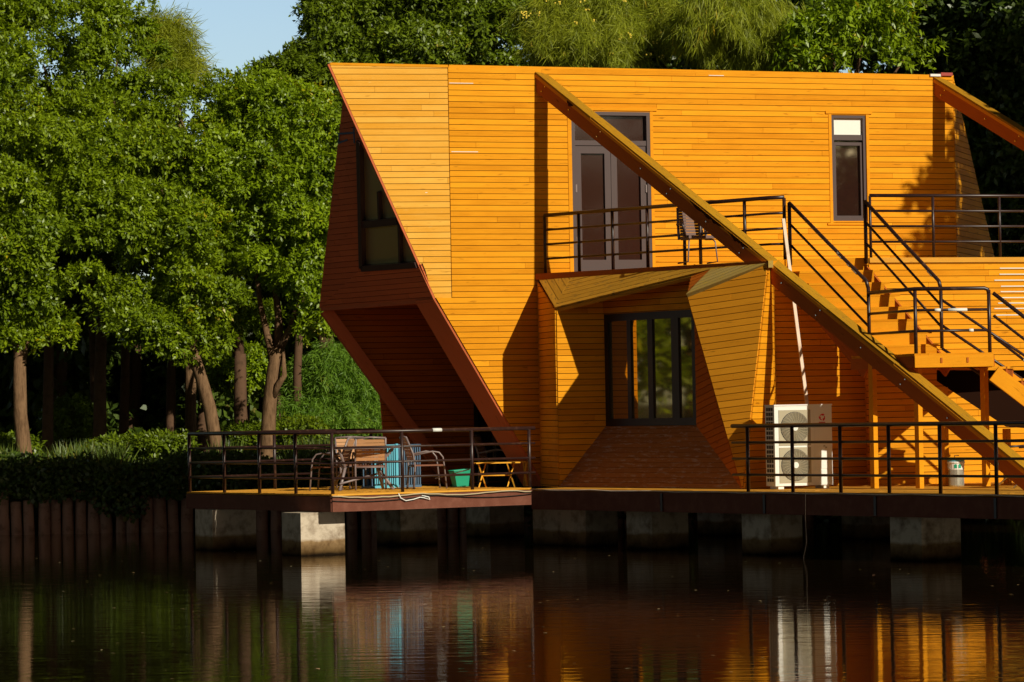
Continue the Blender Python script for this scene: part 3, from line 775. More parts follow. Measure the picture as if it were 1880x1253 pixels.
railing('railing along the edge of the right deck in front of the white cooling unit', [rp0, edge_pt(1885), edge_pt(2100)], H4, [edge_pt(x) for x in (1374, 1456, 1544, 1633, 1727, 1830, 1944)])
# balcony
ba = eA + (eB - eA)*.03 + V(.02,.04,0); bb = drop(at(1412, 480, 57.0), ZF); bc = s_l + V(-.03,.05,0)
def on_line(px, p, q):
    d = ray(px, 450); d = V(d.x, d.y, 0); e_ = (q - p); s = (p.x*d.y - p.y*d.x) / (e_.y*d.x - e_.x*d.y)
    return p + e_*s
railing('railing along the balcony above the bay, meeting the stairs', [ba, bb, bc], H4,
        [ba] + [on_line(x, ba, bb) for x in (1063, 1125, 1189, 1257, 1286, 1368)] + [bc])
# terrace
ta = s_r + V(.05,.03,0); tb = t_r + V(0,.03,0)
railing('railing along the upper terrace at the right', [ta, tb], (1.05, .79, .53, .27), [ta] + [on_line(x, ta, tb) for x in (1714, 1836, 1960)], rt_=.03, rp_=.024)

# ------------------------------------------------------------------ staircase
st = thing('staircase', 'open timber staircase with a landing, running from the balcony down to the right', 'staircase', V(6.5, 54.5, ZD))
dn = V(.60, -.80, 0).normalized(); wd_ = (s_r - s_l)
nst = 8; rise = (ZF - ZL) / nst; run = 1.95 / nst
for i in range(nst):
    z = ZF - (i + 1) * rise; p = s_l + dn*(i*run); q = s_r + dn*(i*run)
    if i < nst - 1:
        mb = MB(); mb.poly_prism([V(p.x,p.y,z), V(q.x,q.y,z), V(q.x,q.y,z)+dn*(run+.03), V(p.x,p.y,z)+dn*(run+.03)], Z, -.035, 0, r=R.random(), uv=[(0,0),(1.3,0),(1.3,.3),(0,.3)]); mb.build('tread', M['wood'], st)
    mb = MB(); mb.poly_prism([V(p.x,p.y,z)+dn*.002, V(q.x-.09,q.y,z)+dn*.002, V(q.x-.09,q.y,z+rise-.037)+dn*.002, V(p.x,p.y,z+rise-.037)+dn*.002], dn, 0, .02, r=R.random(), uv=[(0,0),(1.3,0),(1.3,.2),(0,.2)]); mb.build('riser', M['wood'], st)
for nm, q in (('stringer', s_l + V(-.03,0,0)), ('stringer', s_r + V(-.06,0,0))):
    mb = MB(); mb.beam(V(q.x,q.y,ZF-.24), V(q.x,q.y,ZL-.24) + dn*1.95, .045, .22); mb.build(nm, M['beam'], st)
L0 = V(6.38, 53.55, ZL); L1 = V(7.66, 53.75, ZL)
Lb = V(7.95, t_pt.y + (7.95 - t_pt.x)*.33 - .05, ZL); Lc = V(6.6, t_pt.y + (6.6 - t_pt.x)*.33 - .05, ZL); Ld = V(5.55, 55.25, ZL)
mb = MB(); boards(mb, [L0, L1, Lb, Lc, Ld], L1 - L0, .12, Z, th=.03, gap=.01, rng=R); mb.poly_prism([L0, L1, Lb, Lc, Ld], Z, -.01, .002); mb.build('landing', M['wood'], st)
mb = MB(); mb.beam(L0 + V(0,.02,-.10), L1 + V(0,.02,-.10), .04, .18); mb.build('landing_fascia', M['wood'], st)
mb = MB(); mb.beam(L0 + V(.0,.045,-.10), Ld + V(0,0,-.10), .04, .18); mb.build('landing_fascia', M['beam'], st)
mb = MB(); mb.beam(L1 + V(0,.045,-.10), Lb + V(0,0,-.10), .04, .18); mb.build('landing_fascia', M['beam'], st)
for x, dd in ((.52, 0), (.0, 0)):
    pass
for x in (.42, .85):
    cl_ = MB(); cl_.box(L0, (L1-L0).normalized(), Z, m_n, x, x+.03, -.12, -.04, -.01, .012); cl_.build('cleat', M['beam'], st)
# second flight to the right
d2 = V(1, .12, 0).normalized(); rise2 = .195; run2 = .25
for i in range(9):
    z = ZL - (i+1)*rise2; p = L1 + d2*(i*run2 - .03); q = p + V(.28, 1.25, 0)
    p.z = q.z = z
    mb = MB(); mb.poly_prism([p, p + d2*(run2+.03), q + d2*(run2+.03), q], Z, -.035, 0, r=R.random()); mb.build('tread', M['wood'], st)
    if i < 8:
        mb = MB(); mb.poly_prism([p + d2*(run2), q + d2*run2, q + d2*run2 - Z*(rise2-.036), p + d2*run2 - Z*(rise2-.036)], d2, -.025, 0, r=R.random()); mb.build('riser', M['beam'], st)
for off in (V(.0,-.01,0), V(.28,1.2,0)):
    q = L1 + off; mb = MB(); mb.beam(V(q.x,q.y,ZL-.30), V(q.x,q.y,ZL-.30) + d2*(9*run2) - Z*(9*rise2), .05, .26); mb.build('stringer', M['wood'], st)
# posts under landing
for (px, py, top_, mt) in ((1606, 897, ZL-.02, 'wood'), (1689, 897, ZL-.2, 'wood'), (1736, 893, ZL-.5, 'wood'), (1811, 893, ZL-.2, 'wood'), (1850, 890, ZL-1.2, 'wood')):
    b_ = onz(px, py, ZD); b_.y = min(b_.y, 56.3); b_.z = ZD
    mb = MB(); mb.box(b_, U, W, Z, -.045, .045, -.05, .05, 0, top_-ZD); mb.build('support_post', M['wood'], st)
# stair rails
def srail(label, p, q, hs=(1.05, .70, .35), post=True, chips=()):
    t_ = thing('metal_railing', label, 'railing', p, 'black metal railings')
    mb = MB(); mb.tube([p, p + Z*1.05], .032, 8); mb.build('post', M['rail'], t_, True)
    mb = MB(); mb.tube([q, q + Z*1.0], .030, 8); mb.build('post', M['rail'], t_, True)
    for k, h in enumerate(hs):
        mb = MB()
        if k == 0: mb.tube([p + Z*h, lerp(p, q, .5) + Z*h, q + Z*(h+.02) - (q-p).normalized()*.06, q + Z*(h-.07)], .032, 8)
        else: mb.tube([p + Z*h, q + Z*h], .022, 8)
        mb.build('top_rail' if k == 0 else 'rail', M['rail'], t_, True)
    for s0, s1, h in chips:
        mb = MB(); mb.tube([lerp(p,q,s0) + Z*h, lerp(p,q,s1) + Z*h], .034 if h > 1 else .0235, 8); mb.build('paint_chip', M['chip'], t_, True)
    return t_
top_l = s_l + V(.05,-.03,0); bot_l = at(1594, 522, 55.2); bot_l.z -= 1.05
top_r = s_r + V(-.04,-.05,0); bot_r = at(1727, 522, 55.1); bot_r.z -= 1.05
srail('railing on the left side of the upper stair flight', V(top_l.x, top_l.y, ZF-.1), bot_l, chips=((.62,.68,1.05),(.75,.78,1.05),(.81,.87,1.05)))
srail('railing on the right side of the upper stair flight beside the terrace wall', V(top_r.x, top_r.y, ZF-.1), bot_r, chips=((.84,.90,1.05),))
t_ = thing('metal_railing', 'railing round the stair landing with a rounded corner and white paint scuffs', 'railing', L0, 'black metal railings')
lp = [bot_l, L0 + V(.03,.05,.0), L1 + V(-.05,.05,0)]; lp[0] = V(bot_l.x, bot_l.y, ZL)
for p in lp[1:]:
    mb = MB(); mb.tube([p, p + Z*1.03], .03, 8); mb.build('post', M['rail'], t_, True)
for k, h in enumerate((1.06, .72, .39)):
    mb = MB()
    if k == 0: mb.tube([lp[0]+Z*h, lp[1]+Z*h, lerp(lp[1],lp[2],.94)+Z*h, lerp(lp[1],lp[2],.985)+Z*(h-.02), lp[2]+Z*(h-.08)], .032, 8)
    else: mb.tube([lp[0]+Z*h, lp[1]+Z*h, lp[2]+Z*h], .023, 8)
    mb.build('top_rail' if k == 0 else 'rail', M['rail'], t_, True)
for s0, s1, h in ((.26,.34,.72),(.44,.70,.72),(.72,.78,.39)):
    mb = MB(); mb.tube([lerp(lp[1],lp[2],s0)+Z*h, lerp(lp[1],lp[2],s1)+Z*h], .027, 8); mb.build('paint_chip', M['chip'], t_, True)
p2 = L1 + V(.02,.05,-.0); q2_ = p2 + d2*(9*run2) - Z*(9*rise2)
t_ = thing('metal_railing', 'railing going down the lower stair flight at the right edge', 'railing', p2, 'black metal railings')
for s in (.33, .66, 1.0):
    b_ = lerp(p2, q2_, s); mb = MB(); mb.tube([b_ - Z*.1, b_ + Z*.98], .03, 8); mb.build('post', M['rail'], t_, True)
for k, h in enumerate((.98, .62, .28)):
    mb = MB(); mb.tube([p2+Z*h, q2_+Z*h], .032 if k == 0 else .023, 8); mb.build('top_rail' if k == 0 else 'rail', M['rail'], t_, True)
for s0, s1, h in ((.21,.27,.28),(.22,.29,.62)):
    mb = MB(); mb.tube([lerp(p2,q2_,s0)+Z*h, lerp(p2,q2_,s1)+Z*h], .035 if h > .9 else .026, 8); mb.build('paint_chip', M['chip'], t_, True)
# wall-side rail of the lower part of the stairs
t_ = thing('metal_railing', 'inner handrail crossing behind the landing railing towards the lower flight', 'railing', bot_r, 'black metal railings')
r1 = bot_r + Z*.80; 
for dz, s in ((0, 0), (-.42, 0), (-.80, 0)):
    mb = MB(); a_ = r1 + Z*dz; b_ = a_ + V(1.9, .25, -1.30); mb.tube([a_, b_], .024, 8); mb.build('rail', M['rail'], t_, True)

# ------------------------------------------------------------------ things on the decks
def box_l(mb, x0, x1, y0, y1, z0, z1, r=.5): mb.wbox(x0, x1, y0, y1, z0, z1, r)
def make_chair(label):
    """armchair, local: seat faces -Y"""
    t_ = thing('garden_chair', label, 'chair', (0,0,0), 'garden armchairs on the left deck')
    for s in (-1, 1):
        mb = MB(); x = s*.27
        mb.tube([V(x,.30,0), V(x,.27,.40), V(x,.30,.62), V(x*.98,.42,.92)], .019, 6); lbuild(mb, 'leg', M['grey'], t_, True)
        mb = MB(); mb.tube([V(x,-.30,0), V(x,-.26,.42), V(x,-.24,.56), V(x,-.17,.645), V(x,-.05,.665), V(x,.28,.60)], .015, 6); lbuild(mb, 'armrest', M['grey'], t_, True)
    mb = MB(); box_l(mb, -.27, .27, -.26, .26, .405, .43); lbuild(mb, 'seat', M['dslat'], t_)
    mb = MB()
    for k in range(6):
        z0 = .52 + k*.064; y = .285 + (z0-.5)*.30
        mb.box(V(0,y,z0), V(1,0,0), V(0,.28,.96).normalized(), V(0,-.96,.28).normalized(), -.255, .255, 0, .058, -.008, .008)
    lbuild(mb, 'backrest', M['slat'], t_)
    mb = MB(); mb.tube([V(-.265,.42,.92), V(0,.43,.935), V(.265,.42,.92)], .02, 6); lbuild(mb, 'back_rail', M['grey'], t_, True)
    mb = MB(); mb.tube([V(-.27,-.26,.40), V(.27,-.26,.40)], .015, 6); mb.tube([V(-.27,.27,.40), V(.27,.27,.40)], .015, 6); lbuild(mb, 'seat_frame', M['grey'], t_, True)
    return t_
def deckpt(px, py): return onz(px, py, ZD + .002)
ch = make_chair('tan slatted armchair with its back to the pond, nearest the railing')
ch.location = deckpt(678, 899); ch.rotation_euler = (0,0,math.radians(188))
for (px, Yd, rz, lb) in ((606, 60.5, -102, 'dark slatted armchair facing left at the left end of the table'),
                         (784, 60.4, 104, 'dark slatted armchair facing right, between the blue crate and green tub'),
                         (650, 62.0, 12, 'armchair on the far side of the table, behind the other chairs'),
                         (915, 61.9, 75, 'shaded armchair behind the yellow folding stool')):
    p = at(px, 900, Yd); copy_thing(ch, V(p.x, p.y, ZD+.002), math.radians(rz), lb)
# table
tb_ = thing('garden_table', 'grey metal garden table among the chairs on the left deck', 'table', at(664, 900, 60.3))
tb_.location.z = ZD + .002; tb_.rotation_euler = (0,0,math.radians(20))
mb = MB(); box_l(mb, -.62, .62, -.40, .40, .735, .765); lbuild(mb, 'tabletop', M['grey'], tb_)
for sx_ in (-1, 1):
    mb = MB(); mb.tube([V(sx_*.50,-.30,0), V(sx_*.30,.0,.40), V(sx_*.50,.30,.735)], .03, 6); mb.tube([V(sx_*.50,.30,0), V(sx_*.30,0,.40), V(sx_*.50,-.30,.735)], .03, 6); lbuild(mb, 'leg', M['grey'], tb_, True)
mb = MB(); mb.tube([V(-.5,-.3,.12), V(.5,.3,.30)], .02, 6); lbuild(mb, 'stretcher', M['grey'], tb_, True)
# blue crate / pet cage
bc_ = thing('slatted_crate', 'blue slatted crate standing behind the chairs, with its sunlit side coloured teal and its shaded side navy', 'crate', (0,0,0))
p = at(728, 895, 61.6); bc_.location = (p.x, p.y, ZD+.002); bc_.rotation_euler = (0,0,math.radians(28))
for nm, mt, ax in (('side_panel', 'blue', 0), ('side_panel', 'dblue', 1)):  # sunlit half coloured teal, shaded half navy: light put into the colours
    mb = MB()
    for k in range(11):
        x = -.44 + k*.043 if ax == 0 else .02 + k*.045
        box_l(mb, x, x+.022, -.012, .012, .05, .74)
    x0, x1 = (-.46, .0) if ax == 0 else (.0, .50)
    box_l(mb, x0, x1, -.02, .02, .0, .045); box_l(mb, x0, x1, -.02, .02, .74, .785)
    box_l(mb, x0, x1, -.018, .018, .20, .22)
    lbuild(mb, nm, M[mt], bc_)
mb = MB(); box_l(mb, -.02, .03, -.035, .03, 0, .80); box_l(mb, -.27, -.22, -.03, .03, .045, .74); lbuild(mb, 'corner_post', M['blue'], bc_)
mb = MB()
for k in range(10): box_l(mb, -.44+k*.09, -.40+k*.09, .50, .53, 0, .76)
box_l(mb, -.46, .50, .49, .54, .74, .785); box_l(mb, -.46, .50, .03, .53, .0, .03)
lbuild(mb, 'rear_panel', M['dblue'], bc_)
# green tub with a pole lying across it
gt = thing('plastic_tub', 'green plastic tub standing on the left deck beside the yellow stool', 'tub', deckpt(846, 894))
mb = MB(); n_ = 4; prof = [(.11, .0), (.125, .12), (.15, .29), (.165, .30), (.16, .31), (.135, .29), (.10, .02)]
for i in range(len(prof)-1):
    for k in range(4):
        a0, a1 = math.pi/4 + k*math.pi/2, math.pi/4 + (k+1)*math.pi/2
        P_ = lambda r_, z_, a_: V(1.25*r_*math.cos(a_)*1.2, r_*math.sin(a_)*1.2, z_)
        mb.face([P_(prof[i][0],prof[i][1],a0), P_(prof[i][0],prof[i][1],a1), P_(prof[i+1][0],prof[i+1][1],a1), P_(prof[i+1][0],prof[i+1][1],a0)])
mb.face([V(-.15,-.1,.02), V(.15,-.1,.02), V(.15,.1,.02), V(-.15,.1,.02)])
lbuild(mb, 'tub_body', M['green'], gt); gt.rotation_euler = (0,math.radians(-4),math.radians(25))
mb = MB(); mb.tube([V(.15,.12,.22), V(.20,.16,.02)], .012, 6); lbuild(mb, 'tub_handle', M['green'], gt, True)
mp_ = MB(); mp_.tube([at(799, 879, 60.6), at(862, 862, 60.45)], .011, 6); o = mp_.build('broom_pole', M['grey']); tag(o, 'thin grey pole lying across the green tub', 'pole')
# folding stools
def make_stool(label):
    t_ = thing('folding_stool', label, 'stool', (0,0,0), 'wooden folding stools on the left deck')
    mb = MB()
    for k in range(6): box_l(mb, -.40, .40, -.18+k*.062, -.13+k*.062, .43, .452)
    lbuild(mb, 'seat', M['yellow'], t_)
    for s in (-1, 1):
        for q in (-1, 1):
            mb = MB(); mb.beam(V(s*.26 - q*.10, -.16*q, 0), V(s*.26 + q*.10, .16*q, .43), .04, .022, V(1,0,0)); lbuild(mb, 'leg', M['yellow'], t_)
    mb = MB(); mb.tube([V(-.26,0,.215), V(.26,0,.215)], .012, 6); lbuild(mb, 'pivot_bar', M['yellow'], t_, True)
    return t_
sto = make_stool('yellow slatted folding stool in the sun with crossed legs')
sto.location = deckpt(912, 895.5); sto.rotation_euler = (0,0,math.radians(12))
p = at(985, 893, 61.0); copy_thing(sto, V(p.x, p.y, ZD+.002), math.radians(40), 'folding stool in the shade by the bay corner')
# hose and cable along the deck edge
def strand(name, pts, rad, mt, label, cat):
    mb = MB(); mb.tube(pts, rad, 6); o = mb.build(name, M[mt], None, True); return tag(o, label, cat)
rr = random.Random(8)
pts = []
for k in range(26):
    s = k/25; p = lerp(dc, dr_, s) - W*.02 - V(0,.03,0); p.z = ZD - .03 - .045*abs(math.sin(s*7.3)) + rr.uniform(-.006,.006); pts.append(p)
strand('garden_hose', pts, .013, 'hose', 'pale hose sagging along the front edge of the left deck', 'hose')
pts = []
for k in range(26):
    s = k/25; p = lerp(dc, dr_, s) - V(0,.045,0); p.z = ZD - .07 - .07*abs(math.sin(s*5.1+.6)); pts.append(p)
strand('power_cable', pts, .008, 'cable', 'black cable drooping below the hose on the left deck edge', 'cable')
pts = [lerp(dc, dr_, s) - V(0,.06,0) + Z*dz for s, dz in ((.325,-.02),(.335,-.10),(.36,-.15),(.40,-.13),(.43,-.10),(.45,-.11),(.48,-.145),(.475,-.10),(.44,-.07))]
strand('drain_hose', pts, .010, 'white', 'short loop of white pipe hanging off the left deck edge', 'hose')
pts = [lerp(D_edge0, D_edge2, s/30) - U*.02 + Z*(-.005 - .02*abs(math.sin(s*1.1)) ) for s in range(31)]
strand('power_cable', pts, .012, 'pole', 'thin pale cable lying along the right deck edge', 'cable')
ac_p = edge_pt(1487) - U*.09
pts = [V(ac_p.x, ac_p.y, ZD), V(ac_p.x-.01, ac_p.y, .6), V(ac_p.x, ac_p.y, .25), V(ac_p.x-.05, ac_p.y, .03), V(ac_p.x-.04, ac_p.y-.02, -.2)]
strand('hanging_cord', pts, .006, 'pole', 'thin cord hanging from the right deck into the water', 'cord')
# cooling unit
ac = thing('cooling_unit', 'white outdoor cooling unit with two round fans, on the right deck', 'cooling unit', drop(at(1477, 896, 55.35), ZD + .002))
ac.rotation_euler = (0,0,math.radians(22))
Wd, Hd, Dd = 1.05, 1.36, .34
mb = MB(); box_l(mb, -Wd/2, Wd/2, 0, Dd, .05, Hd); 
box_l(mb, -Wd/2+.06, -Wd/2+.16, .02, Dd-.02, 0, .05); box_l(mb, Wd/2-.16, Wd/2-.06, .02, Dd-.02, 0, .05)
box_l(mb, -Wd/2-.008, Wd/2+.008, -.012, Dd+.01, Hd, Hd+.02); lbuild(mb, 'casing', M['white'], ac)
for zc in (Hd*.735, Hd*.285):
    mb = MB(); xc = -.16
    box_l(mb, xc-.29, xc+.29, -.008, -.002, zc-.29, zc+.29); pl_ = lbuild(mb, 'fan_panel', M['offwhite'], ac)
    mb = MB(); N_ = 32
    for k in range(N_):
        a0, a1 = 2*math.pi*k/N_, 2*math.pi*(k+1)/N_
        mb.face([V(xc,-.0095,zc), V(xc+.262*math.cos(a0),-.0095,zc+.262*math.sin(a0)), V(xc+.262*math.cos(a1),-.0095,zc+.262*math.sin(a1))])
    lbuild(mb, 'fan_opening', M['louvre'], pl_)
    mb = MB()
    for rr_ in np.arange(.055, .262, .0148):
        ring = [V(xc + rr_*math.cos(a_), -.022, zc + rr_*math.sin(a_)) for a_ in np.linspace(0, 2*math.pi, 29)]
        mb.tube(ring, .0042, 4, cap=False)
    for k in range(24):
        a_ = 2*math.pi*k/24; s_ = .12
        mb.tube([V(xc+.05*math.cos(a_),-.022,zc+.05*math.sin(a_)), V(xc+.16*math.cos(a_+s_),-.024,zc+.16*math.sin(a_+s_)), V(xc+.265*math.cos(a_+2*s_),-.012,zc+.265*math.sin(a_+2*s_))], .004, 4)
    lbuild(mb, 'fan_grille', M['offwhite'], pl_)
    mb = MB(); mb.tube([V(xc,-.012,zc), V(xc,-.032,zc)], .05, 16); lbuild(mb, 'hub', M['white'], pl_)
mb = MB()
for c_ in (0, 1, 2):
    for k in range(16): box_l(mb, -Wd/2-.004, -Wd/2+.001, .06+c_*.085, .125+c_*.085, .12+k*.077, .175+k*.077)
lbuild(mb, 'side_louvre', M['louvre'], ac)
mb = MB(); box_l(mb, .17, Wd/2-.01, -.006, .0, .06, .30); box_l(mb, .20, Wd/2-.02, -.006, .0, .32, Hd-.03); lbuild(mb, 'service_cover', M['white'], ac)
mb = MB(); box_l(mb, .395, .415, -.022, -.006, Hd*.48, Hd*.50); box_l(mb, .36,.39,-.012,-.006,Hd*.50,Hd*.515); lbuild(mb, 'valve_cover', M['offwhite'], ac)
# red three-blade emblem and two lines of print
mb = MB(); cx_, cz_ = .345, Hd*.855
for k in range(3):
    a_ = math.pi/2 + k*2*math.pi/3
    pts = []
    for s in np.linspace(0, 1, 7): pts.append((.018 + .045*s, a_ + 1.0*s - .9))
    inner = [V(cx_ + (.022+.020*s)*math.cos(a_+1.9*s-.8), -.008, cz_ + (.022+.020*s)*math.sin(a_+1.9*s-.8)) for s in np.linspace(0,1,8)]
    outer = [V(cx_ + (.064-.014*s)*math.cos(a_+1.9*s-.8), -.008, cz_ + (.064-.014*s)*math.sin(a_+1.9*s-.8)) for s in np.linspace(0,1,8)]
    for i in range(7): mb.face([inner[i], outer[i], outer[i+1], inner[i+1]])
lbuild(mb, 'emblem', M['red'], ac)
mb = MB()
for i in range(7): box_l(mb, .285+i*.017, .297+i*.017, -.009, -.006, Hd*.785, Hd*.785+.02)
lbuild(mb, 'print', M['red'], ac)
mb = MB(); rr = random.Random(4)
for i in range(5):       # five square characters built of strokes
    x0 = .25 + i*.042
    for k in range(3): box_l(mb, x0+rr.uniform(0,.008), x0+.034-rr.uniform(0,.008), -.009, -.006, Hd*.745+k*.014, Hd*.745+k*.014+.006)
    for k in range(2): box_l(mb, x0+.006+k*.018, x0+.012+k*.018, -.0092, -.006, Hd*.745-.004, Hd*.745+.036)
lbuild(mb, 'print', M['ink'], ac)
# leaning pole
mb = MB(); mb.beam(at(1438, 402, 56.7), at(1482, 745, 56.2), .055, .03, m_n); o = mb.build('wooden_batten', M['pole']); tag(o, 'pale wooden batten leaning upright behind the long brace beam', 'batten')
# office chair on the balcony
oc = thing('office_chair', 'brown mesh backed office chair on the balcony', 'chair', (0,0,0))
p = on_line(1286, eA, eB); oc.location = (p.x - .02, p.y + .55, ZF + .002); oc.rotation_euler = (0,0,math.radians(18))
mb = MB(); box_l(mb, -.25, .25, -.25, .25, .42, .47); lbuild(mb, 'seat', M['mesh'], oc)
mb = MB()
for k in range(9): box_l(mb, -.21, .21, .245+k*.010, .262+k*.010, .50+k*.05, .55+k*.05-.006)
lbuild(mb, 'backrest', M['mesh'], oc)
mb = MB(); mb.tube([V(-.25,.22,.42), V(-.25,.25,.55), V(-.23,.33,.96), V(0,.345,.985), V(.23,.33,.96), V(.25,.25,.55), V(.25,.22,.42)], .025, 6); lbuild(mb, 'back_frame', M['grey'], oc, True)
for s in (-1, 1):
    mb = MB(); mb.tube([V(s*.25,.24,.62), V(s*.33,.10,.68), V(s*.34,-.16,.68), V(s*.33,-.18,.64), V(s*.27,-.16,.44)], .02, 6); lbuild(mb, 'armrest', M['rail'], oc, True)
    mb = MB(); mb.tube([V(s*.22,.20,.42), V(s*.22,-.18,.40), V(s*.24,-.22,.36), V(s*.27,-.24,.02), V(s*.27,.24,.015)], .014, 6); lbuild(mb, 'leg', M['grey'], oc, True)
# tin pail
tp = thing('tin_pail', 'tin pail with white and green band and wire handle, under the stairs', 'pail', deckpt(1756, 893))
def lathe(mb, prof, n=20):
    for i in range(len(prof)-1):
        for k in range(n):
            a0, a1 = 2*math.pi*k/n, 2*math.pi*(k+1)/n
            (r0_, z0_), (r1_, z1_) = prof[i], prof[i+1]
            mb.face([V(r0_*math.cos(a0), r0_*math.sin(a0), z0_), V(r0_*math.cos(a1), r0_*math.sin(a1), z0_), V(r1_*math.cos(a1), r1_*math.sin(a1), z1_), V(r1_*math.cos(a0), r1_*math.sin(a0), z1_)])
mb = MB(); lathe(mb, [(0,0),(.125,0),(.13,.02),(.13,.27)]); lbuild(mb, 'pail_body', M['tin'], tp, True)
mb = MB(); lathe(mb, [(.131,.27),(.134,.275),(.138,.37),(.148,.38),(.148,.40),(.135,.405),(0,.40)]); lbuild(mb, 'pail_band', M['white'], tp)
mb = MB(); lathe(mb, [(.138,.405),(.14,.43),(.12,.44),(0,.44)]); lbuild(mb, 'lid', M['blue'], tp)
mb = MB()
for a_ in (-1.75, -1.25):
    mb.face([V(.1395*math.cos(a_+.16*q), .1395*math.sin(a_+.16*q), z_) for q, z_ in ((-1,.295),(1,.295),(1.1,.35),(0,.365),(-1.1,.35))])
lbuild(mb, 'green_mark', M['green'], tp)
mb = MB(); mb.tube([V(-.14,0,.38), V(-.145,-.05,.30), V(-.10,-.12,.27)], .006, 5); mb.tube([V(-.02,0,.44), V(-.02,0,.50), V(.05,0,.50)], .008, 5); lbuild(mb, 'handle', M['chrome'], tp, True)
# sling chair at right edge under the stairs
lc = thing('sling_chair', 'dark reclining sling chair with shiny legs under the stairs at the right edge', 'chair', (0,0,0))
p = at(1862, 890, 53.5); lc.location = (p.x+.12, p.y, ZD+.002); lc.rotation_euler = (0,0,math.radians(-70))
mb = MB(); mb.box(V(0,.2,.42), V(1,0,0), V(0,.64,.77).normalized(), V(0,-.77,.64).normalized(), -.28, .28, 0, .72, -.01, .01); lbuild(mb, 'backrest', M['mesh'], lc)
mb = MB(); mb.box(V(0,-.3,.44), V(1,0,0), V(0,1,-.05).normalized(), Z, -.28, .28, 0, .55, -.01, .01); lbuild(mb, 'seat', M['mesh'], lc)
for s in (-1, 1):
    mb = MB(); mb.tube([V(s*.29,.66,.97), V(s*.29,.2,.42), V(s*.29,-.3,.0)], .014, 6); mb.tube([V(s*.29,.35,0), V(s*.29,-.32,.46)], .014, 6); lbuild(mb, 'leg', M['chrome'], lc, True)
    mb = MB(); mb.tube([V(s*.31,.40,.66), V(s*.31,-.2,.64)], .02, 6); lbuild(mb, 'armrest', M['rail'], lc, True)

# ------------------------------------------------------------------ timber posts holding the bank
rr = random.Random(21)
def post_mesh(i):
    mb = MB(); r_ = rr.uniform(.11, .15); h = rr.uniform(.68, .95); lx, ly = rr.uniform(-.04,.04), rr.uniform(-.03,.03)
    mb.tube([V(0,0,-1.15), V(lx*.4,ly*.4,0), V(lx,ly,h-.03), V(lx,ly,h)], [r_*1.05, r_, r_*.93, r_*.86], 10)
    o = mb.build('bank_post', M['post'], None, True); return o
protos = [post_mesh(i) for i in range(6)]; x = -13.2; k = 0
while x < 6.2:
    o = protos[k] if k < 6 else protos[rr.randrange(6)].copy()
    if k >= 6: COL.objects.link(o)
    o.location = (x, 70.75 + rr.uniform(-.06,.06), rr.uniform(-.08,.08)); o.rotation_euler = (0,0,rr.uniform(0,6.28))
    tag(o, 'old round timber post in the row holding back the pond bank', 'post', 'timber posts along the pond bank')
    x += rr.uniform(.235, .31); k += 1

# ------------------------------------------------------------------ foliage
def mesh_np(name, verts, quads, rnd, material):
    me = bpy.data.meshes.new(name); nv, nf = len(verts), len(quads)
    me.vertices.add(nv); me.vertices.foreach_set("co", verts.astype(np.float32).ravel())
    me.loops.add(nf*4); me.loops.foreach_set("vertex_index", quads.astype(np.int32).ravel())
    me.polygons.add(nf); me.polygons.foreach_set("loop_start", np.arange(0, nf*4, 4, dtype=np.int32))
    at_ = me.attributes.new("rnd", 'FLOAT', 'FACE'); at_.data.foreach_set("value", rnd.astype(np.float32))
    me.materials.append(material); me.update(calc_edges=True); return me
def nrm(a): return a / np.maximum(1e-6, np.linalg.norm(a, axis=1, keepdims=True))
def leaf_quads(base, dirn, nor, L, Wd, fold=.25):
    side = nrm(np.cross(dirn, nor)); nor = nrm(np.cross(side, dirn))
    L = L[:, None]; Wd = Wd[:, None]
    mid = base + dirn*L*.5 - nor*Wd*fold
    v = np.stack([base, mid + side*Wd*.5, base + dirn*L - nor*L*.10, mid - side*Wd*.5], 1).reshape(-1, 3)
    q = np.arange(len(base)*4).reshape(-1, 4)
    return v, q
def lobes_in(blobs, n, r0, r1, rng, shell=.55):
    """split big ellipsoids (center, radii) into small leaf clumps"""
    vol = np.array([b[1][0]*b[1][1]*b[1][2] for b in blobs]) ** .75; cnt = np.maximum(3, (n*vol/vol.sum()).astype(int)); out = []
    for (c, rad), k in zip(blobs, cnt):
        d = nrm(rng.normal(size=(k, 3))); rr_ = rng.uniform(shell, 1.0, size=(k, 1)) ** .7
        p = np.array(c) + d*rr_*(np.array(rad) - r0*.5)
        rs_ = rng.uniform(r0, r1, size=k)
        out += [(p[i], rs_[i]) for i in range(k)]
    return out
